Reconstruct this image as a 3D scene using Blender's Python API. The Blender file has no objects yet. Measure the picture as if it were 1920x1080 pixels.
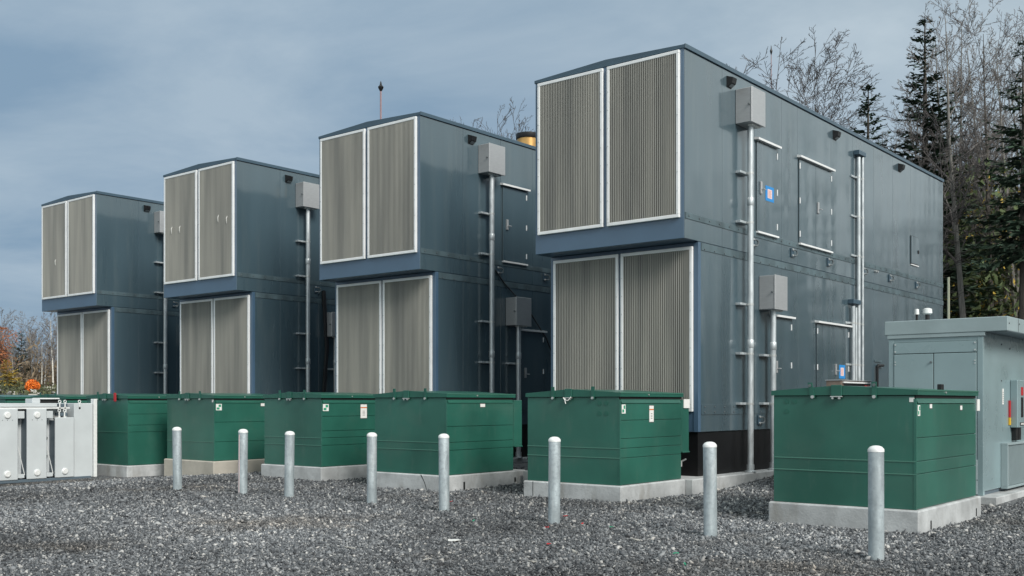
import bpy, bmesh, math, random
import numpy as np
from mathutils import Vector, Matrix

scene = bpy.context.scene
col = scene.collection
R = math.radians
EYE = 1.45
FPX, HORIZON, YAW = 1961.7, 754.6, R(39.254)      # focal length and horizon in photo pixels, turn of the camera from +Y

# ------------------------------------------------------------------ camera
cam_data = bpy.data.cameras.new("camera")
cam_data.sensor_width = 36.0
cam_data.lens = FPX / 1920.0 * 36.0
cam_data.shift_y = (HORIZON - 540.0) / 1920.0
cam_data.clip_end = 3000.0
cam = bpy.data.objects.new("camera", cam_data)
cam.location = (0, 0, EYE)
cam.rotation_euler = (R(90), 0, YAW)
col.objects.link(cam)
scene.camera = cam

# ------------------------------------------------------------------ world, sun, exposure
SUN_AZ, SUN_EL = R(108), R(36)                    # azimuth clockwise from +Y
world = bpy.data.worlds.new("World")
scene.world = world
world.use_nodes = True
wn = world.node_tree
wn.nodes.clear()
def wnode(t, **k):
    n = wn.nodes.new(t)
    for a, b in k.items():
        setattr(n, a, b)
    return n
def wlink(a, b): wn.links.new(a, b)
sky = wnode('ShaderNodeTexSky', sky_type='NISHITA')
sky.sun_disc = False
sky.sun_elevation = SUN_EL
sky.sun_rotation = SUN_AZ
sky.air_density = 1.0
sky.dust_density = 2.0
tc = wnode('ShaderNodeTexCoord')
# overcast layer: soft cloud structure, paler towards the side where the sun stands behind the cloud
sep = wnode('ShaderNodeSeparateXYZ'); wlink(tc.outputs['Generated'], sep.inputs[0])
zc = wnode('ShaderNodeMath', operation='MAXIMUM'); wlink(sep.outputs['Z'], zc.inputs[0]); zc.inputs[1].default_value = 0.0
zb = wnode('ShaderNodeMath', operation='ADD'); wlink(zc.outputs[0], zb.inputs[0]); zb.inputs[1].default_value = 0.16
px = wnode('ShaderNodeMath', operation='DIVIDE'); wlink(sep.outputs['X'], px.inputs[0]); wlink(zb.outputs[0], px.inputs[1])
py = wnode('ShaderNodeMath', operation='DIVIDE'); wlink(sep.outputs['Y'], py.inputs[0]); wlink(zb.outputs[0], py.inputs[1])
cmb = wnode('ShaderNodeCombineXYZ'); wlink(px.outputs[0], cmb.inputs[0]); wlink(py.outputs[0], cmb.inputs[1])
n1 = wnode('ShaderNodeTexNoise'); n1.inputs['Scale'].default_value = 1.25; n1.inputs['Detail'].default_value = 7; n1.inputs['Roughness'].default_value = 0.58; n1.inputs['Distortion'].default_value = 0.35
wlink(cmb.outputs[0], n1.inputs['Vector'])
n2 = wnode('ShaderNodeTexNoise'); n2.inputs['Scale'].default_value = 0.33; n2.inputs['Detail'].default_value = 3
wlink(cmb.outputs[0], n2.inputs['Vector'])
sd = wnode('ShaderNodeVectorMath', operation='DOT_PRODUCT'); wlink(tc.outputs['Generated'], sd.inputs[0])
sd.inputs[1].default_value = (math.sin(SUN_AZ)*math.cos(SUN_EL), math.cos(SUN_AZ)*math.cos(SUN_EL), math.sin(SUN_EL))
side = wnode('ShaderNodeMapRange', interpolation_type='SMOOTHSTEP'); wlink(sd.outputs['Value'], side.inputs[0])
side.inputs['From Min'].default_value = -0.62; side.inputs['From Max'].default_value = 0.25
cloud_far = wnode('ShaderNodeValToRGB')            # away from the sun: slate blue to pale blue grey
cloud_far.color_ramp.elements[0].position = 0.36; cloud_far.color_ramp.elements[0].color = (0.110, 0.165, 0.226, 1)
cloud_far.color_ramp.elements[1].position = 0.66; cloud_far.color_ramp.elements[1].color = (0.182, 0.232, 0.280, 1)
cloud_sun = wnode('ShaderNodeValToRGB')            # towards the sun: pale grey
cloud_sun.color_ramp.elements[0].position = 0.30; cloud_sun.color_ramp.elements[0].color = (0.27, 0.312, 0.318, 1)
cloud_sun.color_ramp.elements[1].position = 0.72; cloud_sun.color_ramp.elements[1].color = (0.43, 0.47, 0.475, 1)
wlink(n1.outputs['Fac'], cloud_far.inputs[0]); wlink(n1.outputs['Fac'], cloud_sun.inputs[0])
cm = wnode('ShaderNodeMix', data_type='RGBA'); wlink(side.outputs[0], cm.inputs['Factor']); wlink(cloud_far.outputs[0], cm.inputs['A']); wlink(cloud_sun.outputs[0], cm.inputs['B'])
skys = wnode('ShaderNodeMix', data_type='RGBA', blend_type='MULTIPLY'); skys.inputs['Factor'].default_value = 1.0
wlink(sky.outputs[0], skys.inputs['A']); skys.inputs['B'].default_value = (0.035, 0.035, 0.035, 1)
cov = wnode('ShaderNodeMapRange'); wlink(n2.outputs['Fac'], cov.inputs[0])
cov.inputs['From Min'].default_value = 0.36; cov.inputs['From Max'].default_value = 0.56; cov.inputs['To Min'].default_value = 0.84; cov.inputs['To Max'].default_value = 0.97
fin = wnode('ShaderNodeMix', data_type='RGBA'); wlink(cov.outputs[0], fin.inputs['Factor']); wlink(skys.outputs['Result'], fin.inputs['A']); wlink(cm.outputs['Result'], fin.inputs['B'])
bg = wnode('ShaderNodeBackground'); wlink(fin.outputs['Result'], bg.inputs['Color']); bg.inputs['Strength'].default_value = 1.0
wout = wnode('ShaderNodeOutputWorld'); wlink(bg.outputs[0], wout.inputs['Surface'])

sun_data = bpy.data.lights.new("sun", 'SUN')
sun_data.energy = 1.5
sun_data.angle = R(25)
sun_data.color = (1.0, 0.96, 0.90)
sun = bpy.data.objects.new("sun", sun_data)
sdir = Vector((math.sin(SUN_AZ)*math.cos(SUN_EL), math.cos(SUN_AZ)*math.cos(SUN_EL), math.sin(SUN_EL)))
sun.rotation_euler = (-sdir).to_track_quat('-Z', 'Y').to_euler()
sun.location = (10, -10, 30)
col.objects.link(sun)

scene.render.engine = 'CYCLES'
scene.view_settings.view_transform = 'Standard'
scene.view_settings.look = 'None'
scene.view_settings.gamma = 1.0
scene.view_settings.exposure = 1.1

# ------------------------------------------------------------------ pixel -> place
_c, _s = math.cos(YAW), math.sin(YAW)
def at_d(x, y, d):
    r = (x - 960) / FPX * d
    return Vector((_c*r - _s*d, _s*r + _c*d, EYE - (y - HORIZON) / FPX * d))
def at_X(x, y, X):
    k = (x - 960) / FPX
    return at_d(x, y, X / (_c*k - _s))
def at_Y(x, y, Y):
    k = (x - 960) / FPX
    return at_d(x, y, Y / (_s*k + _c))

# ------------------------------------------------------------------ materials
MATS = {}
def mat(name, color, rough=0.6, metal=0.0, spec=0.5, var=0.0, var_scale=3.0, stretch=(1, 1, 1), bump=0.0, bump_scale=20.0,
        bump_stretch=(1, 1, 1), dark=None, rough_var=0.0, island=0.0, bump_dist=0.02, extra=None, coat=0.0, coat_ior=1.6, coat_rough=0.05):
    m = bpy.data.materials.new(name); m.use_nodes = True
    nt = m.node_tree; b = nt.nodes['Principled BSDF']
    b.inputs['Base Color'].default_value = (*color, 1)
    b.inputs['Roughness'].default_value = rough
    b.inputs['Metallic'].default_value = metal
    b.inputs['Specular IOR Level'].default_value = spec
    if coat > 0:
        b.inputs['Coat Weight'].default_value = coat; b.inputs['Coat IOR'].default_value = coat_ior; b.inputs['Coat Roughness'].default_value = coat_rough
    geo = nt.nodes.new('ShaderNodeNewGeometry')
    def noise(scale, st, detail=5):
        mp = nt.nodes.new('ShaderNodeMapping'); mp.inputs['Scale'].default_value = st
        nt.links.new(geo.outputs['Position'], mp.inputs[0])
        n = nt.nodes.new('ShaderNodeTexNoise'); n.inputs['Scale'].default_value = scale; n.inputs['Detail'].default_value = detail
        nt.links.new(mp.outputs[0], n.inputs['Vector'])
        return n
    csock = None
    if var > 0:
        n = noise(var_scale, stretch)
        rp = nt.nodes.new('ShaderNodeMapRange'); nt.links.new(n.outputs['Fac'], rp.inputs[0])
        rp.inputs['From Min'].default_value = 0.32; rp.inputs['From Max'].default_value = 0.68
        mx = nt.nodes.new('ShaderNodeMix'); mx.data_type = 'RGBA'
        nt.links.new(rp.outputs[0], mx.inputs['Factor'])
        dk = dark if dark else tuple(c * (1 - var) for c in color)
        mx.inputs['A'].default_value = (*dk, 1); mx.inputs['B'].default_value = (*[min(1, c * (1 + var * 0.6)) for c in color], 1)
        csock = mx.outputs['Result']
        if rough_var > 0:
            rr = nt.nodes.new('ShaderNodeMapRange'); nt.links.new(n.outputs['Fac'], rr.inputs[0])
            rr.inputs['From Min'].default_value = 0.3; rr.inputs['From Max'].default_value = 0.7
            rr.inputs['To Min'].default_value = max(0.03, rough - rough_var); rr.inputs['To Max'].default_value = rough + rough_var
            nt.links.new(rr.outputs[0], b.inputs['Roughness'])
    if island > 0:
        hs = nt.nodes.new('ShaderNodeHueSaturation')
        mr = nt.nodes.new('ShaderNodeMapRange'); nt.links.new(geo.outputs['Random Per Island'], mr.inputs[0])
        mr.inputs['To Min'].default_value = 1 - island; mr.inputs['To Max'].default_value = 1 + island
        nt.links.new(mr.outputs[0], hs.inputs['Value'])
        if csock: nt.links.new(csock, hs.inputs['Color'])
        else: hs.inputs['Color'].default_value = (*color, 1)
        csock = hs.outputs['Color']
    if csock: nt.links.new(csock, b.inputs['Base Color'])
    if bump > 0:
        nb = noise(bump_scale, bump_stretch, 4 if bump_scale > 5 else 1)
        bp = nt.nodes.new('ShaderNodeBump'); bp.inputs['Strength'].default_value = bump; bp.inputs['Distance'].default_value = bump_dist
        nt.links.new(nb.outputs['Fac'], bp.inputs['Height']); nt.links.new(bp.outputs[0], b.inputs['Normal'])
        if coat > 0: nt.links.new(bp.outputs[0], b.inputs['Coat Normal'])
    if extra: extra(nt, b, geo)
    MATS[name] = m
    return m

def blotch(scale, lo, hi, amount, tint, stretch=(1, 1, 1), detail=6):
    """soft stains, mottling and painted-in reflections of another tint mixed over the base colour"""
    def go(nt, b, geo):
        link = b.inputs['Base Color'].links
        mp = nt.nodes.new('ShaderNodeMapping'); mp.inputs['Scale'].default_value = stretch; mp.inputs['Location'].default_value = (3.7, 1.3, 8.1)
        nt.links.new(geo.outputs['Position'], mp.inputs[0])
        n = nt.nodes.new('ShaderNodeTexNoise'); n.inputs['Scale'].default_value = scale; n.inputs['Detail'].default_value = detail; n.inputs['Roughness'].default_value = 0.6
        nt.links.new(mp.outputs[0], n.inputs['Vector'])
        mr = nt.nodes.new('ShaderNodeMapRange'); nt.links.new(n.outputs['Fac'], mr.inputs[0])
        mr.inputs['From Min'].default_value = lo; mr.inputs['From Max'].default_value = hi; mr.inputs['To Max'].default_value = amount
        mx = nt.nodes.new('ShaderNodeMix'); mx.data_type = 'RGBA'
        nt.links.new(mr.outputs[0], mx.inputs['Factor'])
        if link: nt.links.new(link[0].from_socket, mx.inputs['A'])
        else: mx.inputs['A'].default_value = b.inputs['Base Color'].default_value
        mx.inputs['B'].default_value = (*tint, 1)
        nt.links.new(mx.outputs['Result'], b.inputs['Base Color'])
    return go
def both(*fs):
    def go(nt, b, geo):
        for f in fs: f(nt, b, geo)
    return go
mat('paint_grey', (0.060, 0.098, 0.120), 0.30, 0, 0.5, var=0.14, var_scale=1.1, stretch=(1.3, 1.3, 0.18), rough_var=0.05,
    bump=1.0, bump_scale=0.55, bump_stretch=(1, 2.6, 0.4), bump_dist=0.022, coat=1.0, coat_ior=1.65, coat_rough=0.09, extra=blotch(1.6, 0.52, 0.75, 0.22, (0.15, 0.18, 0.18), (3, 3, 0.25)))
mat('paint_grey_skylit', (0.066, 0.122, 0.192), 0.38, 0, 0.5, var=0.10, var_scale=1.5, rough_var=0.06, coat=0.5, coat_ior=1.6, coat_rough=0.15)  # same paint as the walls, with blue skylight put into the colour
mat('paint_trim', (0.050, 0.090, 0.125), 0.35, 0, 0.5, var=0.1, var_scale=2)
mat('paint_band', (0.085, 0.125, 0.142), 0.36, 0, 0.5, var=0.38, var_scale=3.5, stretch=(1, 1, 0.5))
mat('skid_black', (0.006, 0.006, 0.007), 0.45, 0, 0.4, var=0.3, var_scale=4)
mat('aluminium', (0.86, 0.87, 0.87), 0.42, 0.1, 0.5, var=0.06, var_scale=5)
mat('slat_tan', (0.37, 0.362, 0.325), 0.45, 0.2, 0.5, var=0.22, var_scale=2.0, stretch=(2.2, 2.2, 0.12), dark=(0.25, 0.252, 0.235))
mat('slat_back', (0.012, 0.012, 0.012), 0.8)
mat('stainless', (0.44, 0.45, 0.46), 0.40, 0.4, 0.5, var=0.07, var_scale=9, stretch=(1, 1, 6), rough_var=0.05)
mat('galvanised', (0.60, 0.64, 0.66), 0.42, 0.55, 0.5, var=0.16, var_scale=14, stretch=(1, 1, 0.35), rough_var=0.1)
mat('galvanised_post', (0.50, 0.565, 0.59), 0.42, 0.40, 0.5, var=0.24, var_scale=9, stretch=(1, 1, 0.28), rough_var=0.12, bump=0.12, bump_scale=60,
    extra=both(blotch(22, 0.46, 0.66, 0.6, (0.32, 0.37, 0.40)), blotch(6, 0.56, 0.72, 0.5, (0.78, 0.80, 0.80), (1.5, 1.5, 0.2))))
mat('white_cap', (0.80, 0.81, 0.80), 0.45, 0.1, 0.5, var=0.08, var_scale=20)
mat('green_paint', (0.025, 0.124, 0.092), 0.34, 0, 0.5, var=0.26, var_scale=0.9, rough_var=0.05, bump=0.6, bump_scale=0.6, bump_dist=0.006, coat=0.22, coat_ior=1.5, coat_rough=0.10,
    extra=both(blotch(1.3, 0.52, 0.74, 0.30, (0.085, 0.14, 0.115)), blotch(5.0, 0.58, 0.8, 0.25, (0.12, 0.18, 0.15), (2, 2, 0.35))))  # broad cloudy patches stand for reflections, put into the colour
mat('green_lid', (0.020, 0.110, 0.080), 0.36, 0, 0.5, var=0.12, var_scale=2.0)
mat('green_edge_highlight', (0.045, 0.150, 0.110), 0.35, 0, 0.5)  # brighter green: highlight on seam and lid edges put into the colour
mat('gap_and_shade', (0.008, 0.010, 0.010), 0.8)  # near-black for joints, cracks and the painted shade under the lids
mat('bolt', (0.62, 0.63, 0.62), 0.35, 0.6)
mat('bolt_dark', (0.16, 0.18, 0.19), 0.4, 0.4)
mat('brass', (0.62, 0.36, 0.13), 0.32, 0.75, 0.5, var=0.2, var_scale=6)
mat('black_plastic', (0.010, 0.010, 0.011), 0.4)
mat('lens', (0.25, 0.27, 0.28), 0.15)
mat('white_label', (0.80, 0.80, 0.77), 0.55)
mat('orange_label', (0.65, 0.18, 0.05), 0.55)
mat('label_green', (0.03, 0.30, 0.17), 0.5)
mat('label_blue', (0.02, 0.24, 0.60), 0.5)
mat('label_pink', (0.80, 0.62, 0.60), 0.6)
mat('label_ink', (0.60, 0.22, 0.20), 0.6)
mat('label_print', (0.12, 0.12, 0.12), 0.6)
mat('red_paint', (0.45, 0.02, 0.025), 0.45)
mat('yellow_paint', (0.70, 0.42, 0.02), 0.5)
mat('switch_grey', (0.25, 0.345, 0.365), 0.30, 0, 0.5, var=0.10, var_scale=1.4, rough_var=0.06, bump=0.5, bump_scale=0.6, bump_dist=0.006, coat=0.5, coat_ior=1.5, coat_rough=0.12)
mat('switch_roof', (0.31, 0.385, 0.40), 0.38, 0, 0.5, var=0.10, var_scale=2)
mat('pale_grey', (0.55, 0.585, 0.60), 0.42, 0, 0.5, var=0.06, var_scale=2.5)
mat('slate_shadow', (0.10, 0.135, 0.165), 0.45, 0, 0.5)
mat('brown_metal', (0.22, 0.165, 0.135), 0.5, 0.2, var=0.2, var_scale=8)
mat('cable', (0.012, 0.012, 0.014), 0.5)
mat('mast', (0.30, 0.20, 0.21), 0.5, 0.2)
mat('pole_pale', (0.42, 0.44, 0.33), 0.7)
mat('bark_dark', (0.082, 0.072, 0.062), 0.9, var=0.35, var_scale=3, stretch=(4, 4, 0.6))
mat('bark_grey', (0.215, 0.205, 0.188), 0.9, var=0.4, var_scale=2.5, stretch=(4, 4, 0.6))
mat('twig_dark', (0.080, 0.072, 0.072), 0.9)
mat('twig_grey', (0.165, 0.150, 0.142), 0.9)
mat('birch', (0.60, 0.57, 0.51), 0.8, var=0.35, var_scale=3, stretch=(1, 1, 3))
mat('needles', (0.032, 0.060, 0.036), 0.8, island=0.45)
mat('needles_light', (0.075, 0.105, 0.040), 0.8, island=0.45)
mat('leaf_rust', (0.28, 0.105, 0.045), 0.8, island=0.5)
mat('leaf_yellow', (0.42, 0.30, 0.05), 0.8, island=0.5)
mat('leaf_orange', (0.80, 0.20, 0.025), 0.7, island=0.35)
mat('scrub', (0.085, 0.095, 0.045), 0.9, island=0.6)
mat('brush', (0.185, 0.140, 0.092), 0.9, island=0.55)
mat('rock', (0.40, 0.385, 0.35), 0.9, var=0.4, var_scale=2)
mat('stone_dark', (0.05, 0.048, 0.045), 0.9, var=0.4, var_scale=2)

mat('concrete', (0.46, 0.475, 0.48), 0.85, 0, 0.3, var=0.26, var_scale=2.6, bump=0.4, bump_scale=35, bump_dist=0.01,
    extra=both(blotch(9, 0.50, 0.72, 0.45, (0.29, 0.30, 0.30)), blotch(3.0, 0.56, 0.72, 0.55, (0.24, 0.225, 0.20), (1, 1, 0.35)), blotch(60, 0.60, 0.75, 0.5, (0.22, 0.215, 0.2))))
mat('concrete_buff', (0.47, 0.44, 0.385), 0.85, 0, 0.3, var=0.18, var_scale=2.6, bump=0.25, bump_scale=35, bump_dist=0.01)

def gravel_colour(nt, geo, fine):
    """grey crushed stone with brown, damper patches"""
    mp = nt.nodes.new('ShaderNodeTexNoise'); mp.inputs['Scale'].default_value = 0.42; mp.inputs['Detail'].default_value = 6; mp.inputs['Roughness'].default_value = 0.62
    nt.links.new(geo.outputs['Position'], mp.inputs['Vector'])
    pr = nt.nodes.new('ShaderNodeMapRange'); nt.links.new(mp.outputs['Fac'], pr.inputs[0])
    pr.inputs['From Min'].default_value = 0.52; pr.inputs['From Max'].default_value = 0.66; pr.inputs['To Max'].default_value = 0.6
    ramp = nt.nodes.new('ShaderNodeValToRGB')
    e = ramp.color_ramp.elements
    e[0].position = 0.0; e[0].color = (0.048, 0.051, 0.057, 1)
    e[1].position = 0.5; e[1].color = (0.160, 0.170, 0.182, 1)
    e2 = e.new(0.88); e2.color = (0.29, 0.30, 0.31, 1)
    e3 = e.new(0.99); e3.color = (0.55, 0.54, 0.52, 1)
    nt.links.new(fine, ramp.inputs[0])
    mx = nt.nodes.new('ShaderNodeMix'); mx.data_type = 'RGBA'; mx.blend_type = 'MULTIPLY'
    nt.links.new(pr.outputs[0], mx.inputs['Factor']); nt.links.new(ramp.outputs[0], mx.inputs['A'])
    mx.inputs['B'].default_value = (0.78, 0.67, 0.56, 1)
    # paler driven lane and darker damp areas
    ln = nt.nodes.new('ShaderNodeTexNoise'); ln.inputs['Scale'].default_value = 0.23; ln.inputs['Detail'].default_value = 4
    nt.links.new(geo.outputs['Position'], ln.inputs['Vector'])
    lr = nt.nodes.new('ShaderNodeMapRange'); nt.links.new(ln.outputs['Fac'], lr.inputs[0])
    lr.inputs['From Min'].default_value = 0.35; lr.inputs['From Max'].default_value = 0.65; lr.inputs['To Min'].default_value = 0.52; lr.inputs['To Max'].default_value = 1.16
    hs = nt.nodes.new('ShaderNodeHueSaturation'); nt.links.new(mx.outputs['Result'], hs.inputs['Color']); nt.links.new(lr.outputs[0], hs.inputs['Value'])
    return hs.outputs['Color']
def ground_extra(nt, b, geo):
    v = nt.nodes.new('ShaderNodeTexVoronoi'); v.inputs['Scale'].default_value = 42.0
    nt.links.new(geo.outputs['Position'], v.inputs['Vector'])
    sp = nt.nodes.new('ShaderNodeSeparateColor'); nt.links.new(v.outputs['Color'], sp.inputs[0])
    nt.links.new(gravel_colour(nt, geo, sp.outputs[0]), b.inputs['Base Color'])
    bp = nt.nodes.new('ShaderNodeBump'); bp.inputs['Strength'].default_value = 1.0; bp.inputs['Distance'].default_value = 0.03; bp.invert = True
    nt.links.new(v.outputs['Distance'], bp.inputs['Height']); nt.links.new(bp.outputs[0], b.inputs['Normal'])
mat('gravel_ground', (0.13, 0.13, 0.14), 0.9, spec=0.25, extra=ground_extra)
def stone_extra(nt, b, geo):
    nt.links.new(gravel_colour(nt, geo, geo.outputs['Random Per Island']), b.inputs['Base Color'])
mat('gravel_stone', (0.14, 0.14, 0.15), 0.82, spec=0.3, extra=stone_extra)

# ------------------------------------------------------------------ mesh builder
class MB:
    def __init__(self): self.v = []; self.f = []
    def add(self, vs, fs):
        o = len(self.v); self.v += [tuple(p) for p in vs]; self.f += [tuple(i + o for i in q) for q in fs]; return self
    def box(self, x0, x1, y0, y1, z0, z1, b=0.0):
        if b <= 0:
            return self.add([(x0,y0,z0),(x1,y0,z0),(x1,y1,z0),(x0,y1,z0),(x0,y0,z1),(x1,y0,z1),(x1,y1,z1),(x0,y1,z1)],
                            [(0,3,2,1),(4,5,6,7),(0,1,5,4),(1,2,6,5),(2,3,7,6),(3,0,4,7)])
        bm = bmesh.new(); bmesh.ops.create_cube(bm, size=1)
        for q in bm.verts:
            q.co = Vector(((x0+x1)/2 + q.co.x*(x1-x0), (y0+y1)/2 + q.co.y*(y1-y0), (z0+z1)/2 + q.co.z*(z1-z0)))
        bmesh.ops.bevel(bm, geom=list(bm.edges), offset=b, segments=1, affect='EDGES', profile=0.5)
        bm.verts.ensure_lookup_table(); bm.verts.index_update()
        self.add([q.co for q in bm.verts], [[q.index for q in fc.verts] for fc in bm.faces]); bm.free()
        return self
    def prism(self, pts, axis, a0, a1):
        """pts: 2-D outline, counter-clockwise; extruded along axis"""
        n = len(pts)
        def P(p, a):
            return {'x': (a, p[0], p[1]), 'y': (p[0], a, p[1]), 'z': (p[0], p[1], a)}[axis]
        vs = [P(p, a0) for p in pts] + [P(p, a1) for p in pts]
        fs = [tuple(range(n))[::-1], tuple(range(n, 2*n))] + [(i, (i+1) % n, n+(i+1) % n, n+i) for i in range(n)]
        return self.add(vs, fs)
    def tube(self, path, rad, n=10, cap=True):
        path = [Vector(p) for p in path]
        rads = rad if isinstance(rad, (list, tuple)) else [rad]*len(path)
        vs = []; up = None
        for i, p in enumerate(path):
            t = (path[min(i+1, len(path)-1)] - path[max(i-1, 0)]).normalized()
            if up is None:
                up = t.orthogonal().normalized()
            up = (up - t*up.dot(t)); up = up.normalized() if up.length > 1e-6 else t.orthogonal().normalized()
            sd_ = t.cross(up)
            for k in range(n):
                a = 2*math.pi*k/n
                vs.append(p + (up*math.cos(a) + sd_*math.sin(a))*rads[i])
        fs = []
        for i in range(len(path)-1):
            for k in range(n):
                fs.append((i*n+k, i*n+(k+1) % n, (i+1)*n+(k+1) % n, (i+1)*n+k))
        if cap:
            fs.append(tuple(range(n))[::-1]); fs.append(tuple((len(path)-1)*n + k for k in range(n)))
        return self.add(vs, fs)
    def lathe(self, prof, cx=0, cy=0, n=24):
        vs = []; m = len(prof)
        for r, z in prof:
            for k in range(n):
                a = 2*math.pi*k/n; vs.append((cx + r*math.cos(a), cy + r*math.sin(a), z))
        fs = [(i*n+k, i*n+(k+1) % n, (i+1)*n+(k+1) % n, (i+1)*n+k) for i in range(m-1) for k in range(n)]
        fs.append(tuple(range(n))[::-1]); fs.append(tuple((m-1)*n+k for k in range(n)))
        return self.add(vs, fs)
    def disc_x(self, x0, x1, y, z, r, n=14):
        return self.tube([(x0, y, z), (x1, y, z)], r, n)
    def disc_y(self, y0, y1, x, z, r, n=14):
        return self.tube([(x, y0, z), (x, y1, z)], r, n)
    def mesh(self, name, m, smooth=False):
        me = bpy.data.meshes.new(name)
        me.from_pydata(self.v, [], self.f); me.update()
        me.materials.append(MATS[m])
        if smooth:
            me.shade_smooth(); me.set_sharp_from_angle(angle=R(40))
        return me

CACHE = {}
def part(name, parent, m, build, key=None, smooth=False, kind=None, label=None, loc=None):
    """one mesh object, child of parent, in the parent's coordinates"""
    if key is not None and key in CACHE: me = CACHE[key]
    else:
        mb = MB(); build(mb); me = mb.mesh(name, m, smooth)
        if key is not None: CACHE[key] = me
    o = bpy.data.objects.new(name, me); col.objects.link(o); o.parent = parent
    if loc is not None: o.location = loc
    if kind: o['kind'] = kind
    if label: o['label'] = label
    return o
def thing(name, label, cat, loc, group=None, rz=0.0):
    o = bpy.data.objects.new(name, None); col.objects.link(o)
    o.location = loc; o.rotation_euler = (0, 0, rz); o.empty_display_size = 0.2
    o['label'] = label; o['category'] = cat
    if group: o['group'] = group
    return o
def single(name, m, build, label, cat, loc=(0, 0, 0), group=None, smooth=False, key=None):
    o = part(name, None, m, build, key, smooth, loc=loc)
    o['label'] = label; o['category'] = cat
    if group: o['group'] = group
    return o
def sstep(a, b, x):
    t = np.clip((x - a) / (b - a), 0, 1); return t*t*(3 - 2*t)

# ================================================================== GROUND
rng = np.random.default_rng(7)
_ph = rng.uniform(0, 6.28, (10, 2)); _fr = rng.uniform(0.35, 1.5, (10, 2)) * rng.choice([-1, 1], (10, 2))
def ground_z(X, Y):
    X = np.asarray(X, float); Y = np.asarray(Y, float)
    z = -0.17 * sstep(-17.0, -20.8, X)
    z = z + 0.15 * sstep(13.5, 18.0, Y) * sstep(-6.0, -7.6, X) * sstep(-22, -16, X)
    w = sum(np.sin(X*_fr[i, 0] + _ph[i, 0]) * np.sin(Y*_fr[i, 1] + _ph[i, 1]) for i in range(10))
    near = sstep(60, 30, np.hypot(X, Y))
    z = z + 0.009 * w * near
    # earth bank at the edge of the cleared yard, far off beyond the grey transformer
    d = -X*_s + Y*_c; r = X*_c + Y*_s
    z = z + (2.6 + 0.5*np.sin(r*0.21) + 0.35*np.sin(r*0.57+1)) * sstep(88, 104, d) * sstep(-12, -26, r)
    return z
def build_ground():
    xs = np.unique(np.concatenate([np.linspace(-900, -60, 15), np.linspace(-60, 12, 181), np.linspace(12, 900, 13), np.linspace(-130, -60, 36)]))
    ys = np.unique(np.concatenate([np.linspace(-700, -4, 10), np.linspace(-4, 32, 91), np.linspace(32, 120, 36), np.linspace(120, 900, 10)]))
    XX, YY = np.meshgrid(xs, ys); ZZ = ground_z(XX, YY)
    nx, ny = len(xs), len(ys)
    v = np.stack([XX, YY, ZZ], -1).reshape(-1, 3)
    i = np.arange(nx*ny).reshape(ny, nx)
    q = np.stack([i[:-1, :-1], i[:-1, 1:], i[1:, 1:], i[1:, :-1]], -1).reshape(-1, 4)
    me = bpy.data.meshes.new('ground'); me.from_pydata(v.tolist(), [], q.tolist()); me.update(); me.shade_smooth()
    me.materials.append(MATS['gravel_ground'])
    o = bpy.data.objects.new('ground', me); col.objects.link(o); o['kind'] = 'structure'
    o['label'] = 'dark grey crushed stone yard surface'
build_ground()

# ------------------------------------------------------------------ concrete pads
TR = [  # front right corner of the tank, tank bottom, top of the ground there
    dict(x=-3.88, y=11.85, z=0.25, depth=2.30),
    dict(x=-8.32, y=12.64, z=0.25, depth=1.74),
    dict(x=-11.67, y=12.59, z=0.25, depth=1.74),
    dict(x=-15.00, y=12.78, z=0.25, depth=1.74),
    dict(x=-18.19, y=12.67, z=0.25, depth=1.74),
    dict(x=-20.62, y=12.19, z=0.09, depth=1.74),
    dict(x=-23.75, y=12.45, z=0.20, depth=1.74),
    dict(x=-26.80, y=12.45, z=0.20, depth=1.74),
]
TW = 1.70
TLAB = [
    'dark green pad transformer beside the grey switchgear house, with three round plugs on its front',
    'dark green pad transformer with a looped wire on its latch and tall label',
    'dark green pad transformer on the cracked concrete pad',
    'dark green pad transformer before the enclosure with brass roof stack, tall label on side',
    'dark green pad transformer on a buff-edged pad with one seam across its front',
    'dark green pad transformer with red lid tag, right behind the pale grey transformer',
    'dark green pad transformer next to the red-tagged one, hidden behind the pale grey transformer',
    'dark green pad transformer two along from the red-tagged one, hidden behind the pale grey transformer',
]
PADLAB = [
    'low concrete pad under the green transformer beside the grey switchgear house',
    'low concrete pad under the green transformer with looped wire, meeting the enclosure slab',
    'cracked low concrete pad with a slot, under the green transformer with a single small label',
    'low concrete pad under the green transformer before the brass-stacked enclosure',
    'low buff-sided concrete pad under the green transformer with one seam across its front',
    'low concrete pad under the green transformer with the red lid tag',
    'low concrete pad under the transformer next to the red-tagged one',
    'low concrete pad under the transformer two along from the red-tagged one',
]
CY = [14.58, 14.71, 14.75, 14.72]
CX = [-8.38, -14.34, -20.30, -26.46]
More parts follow.
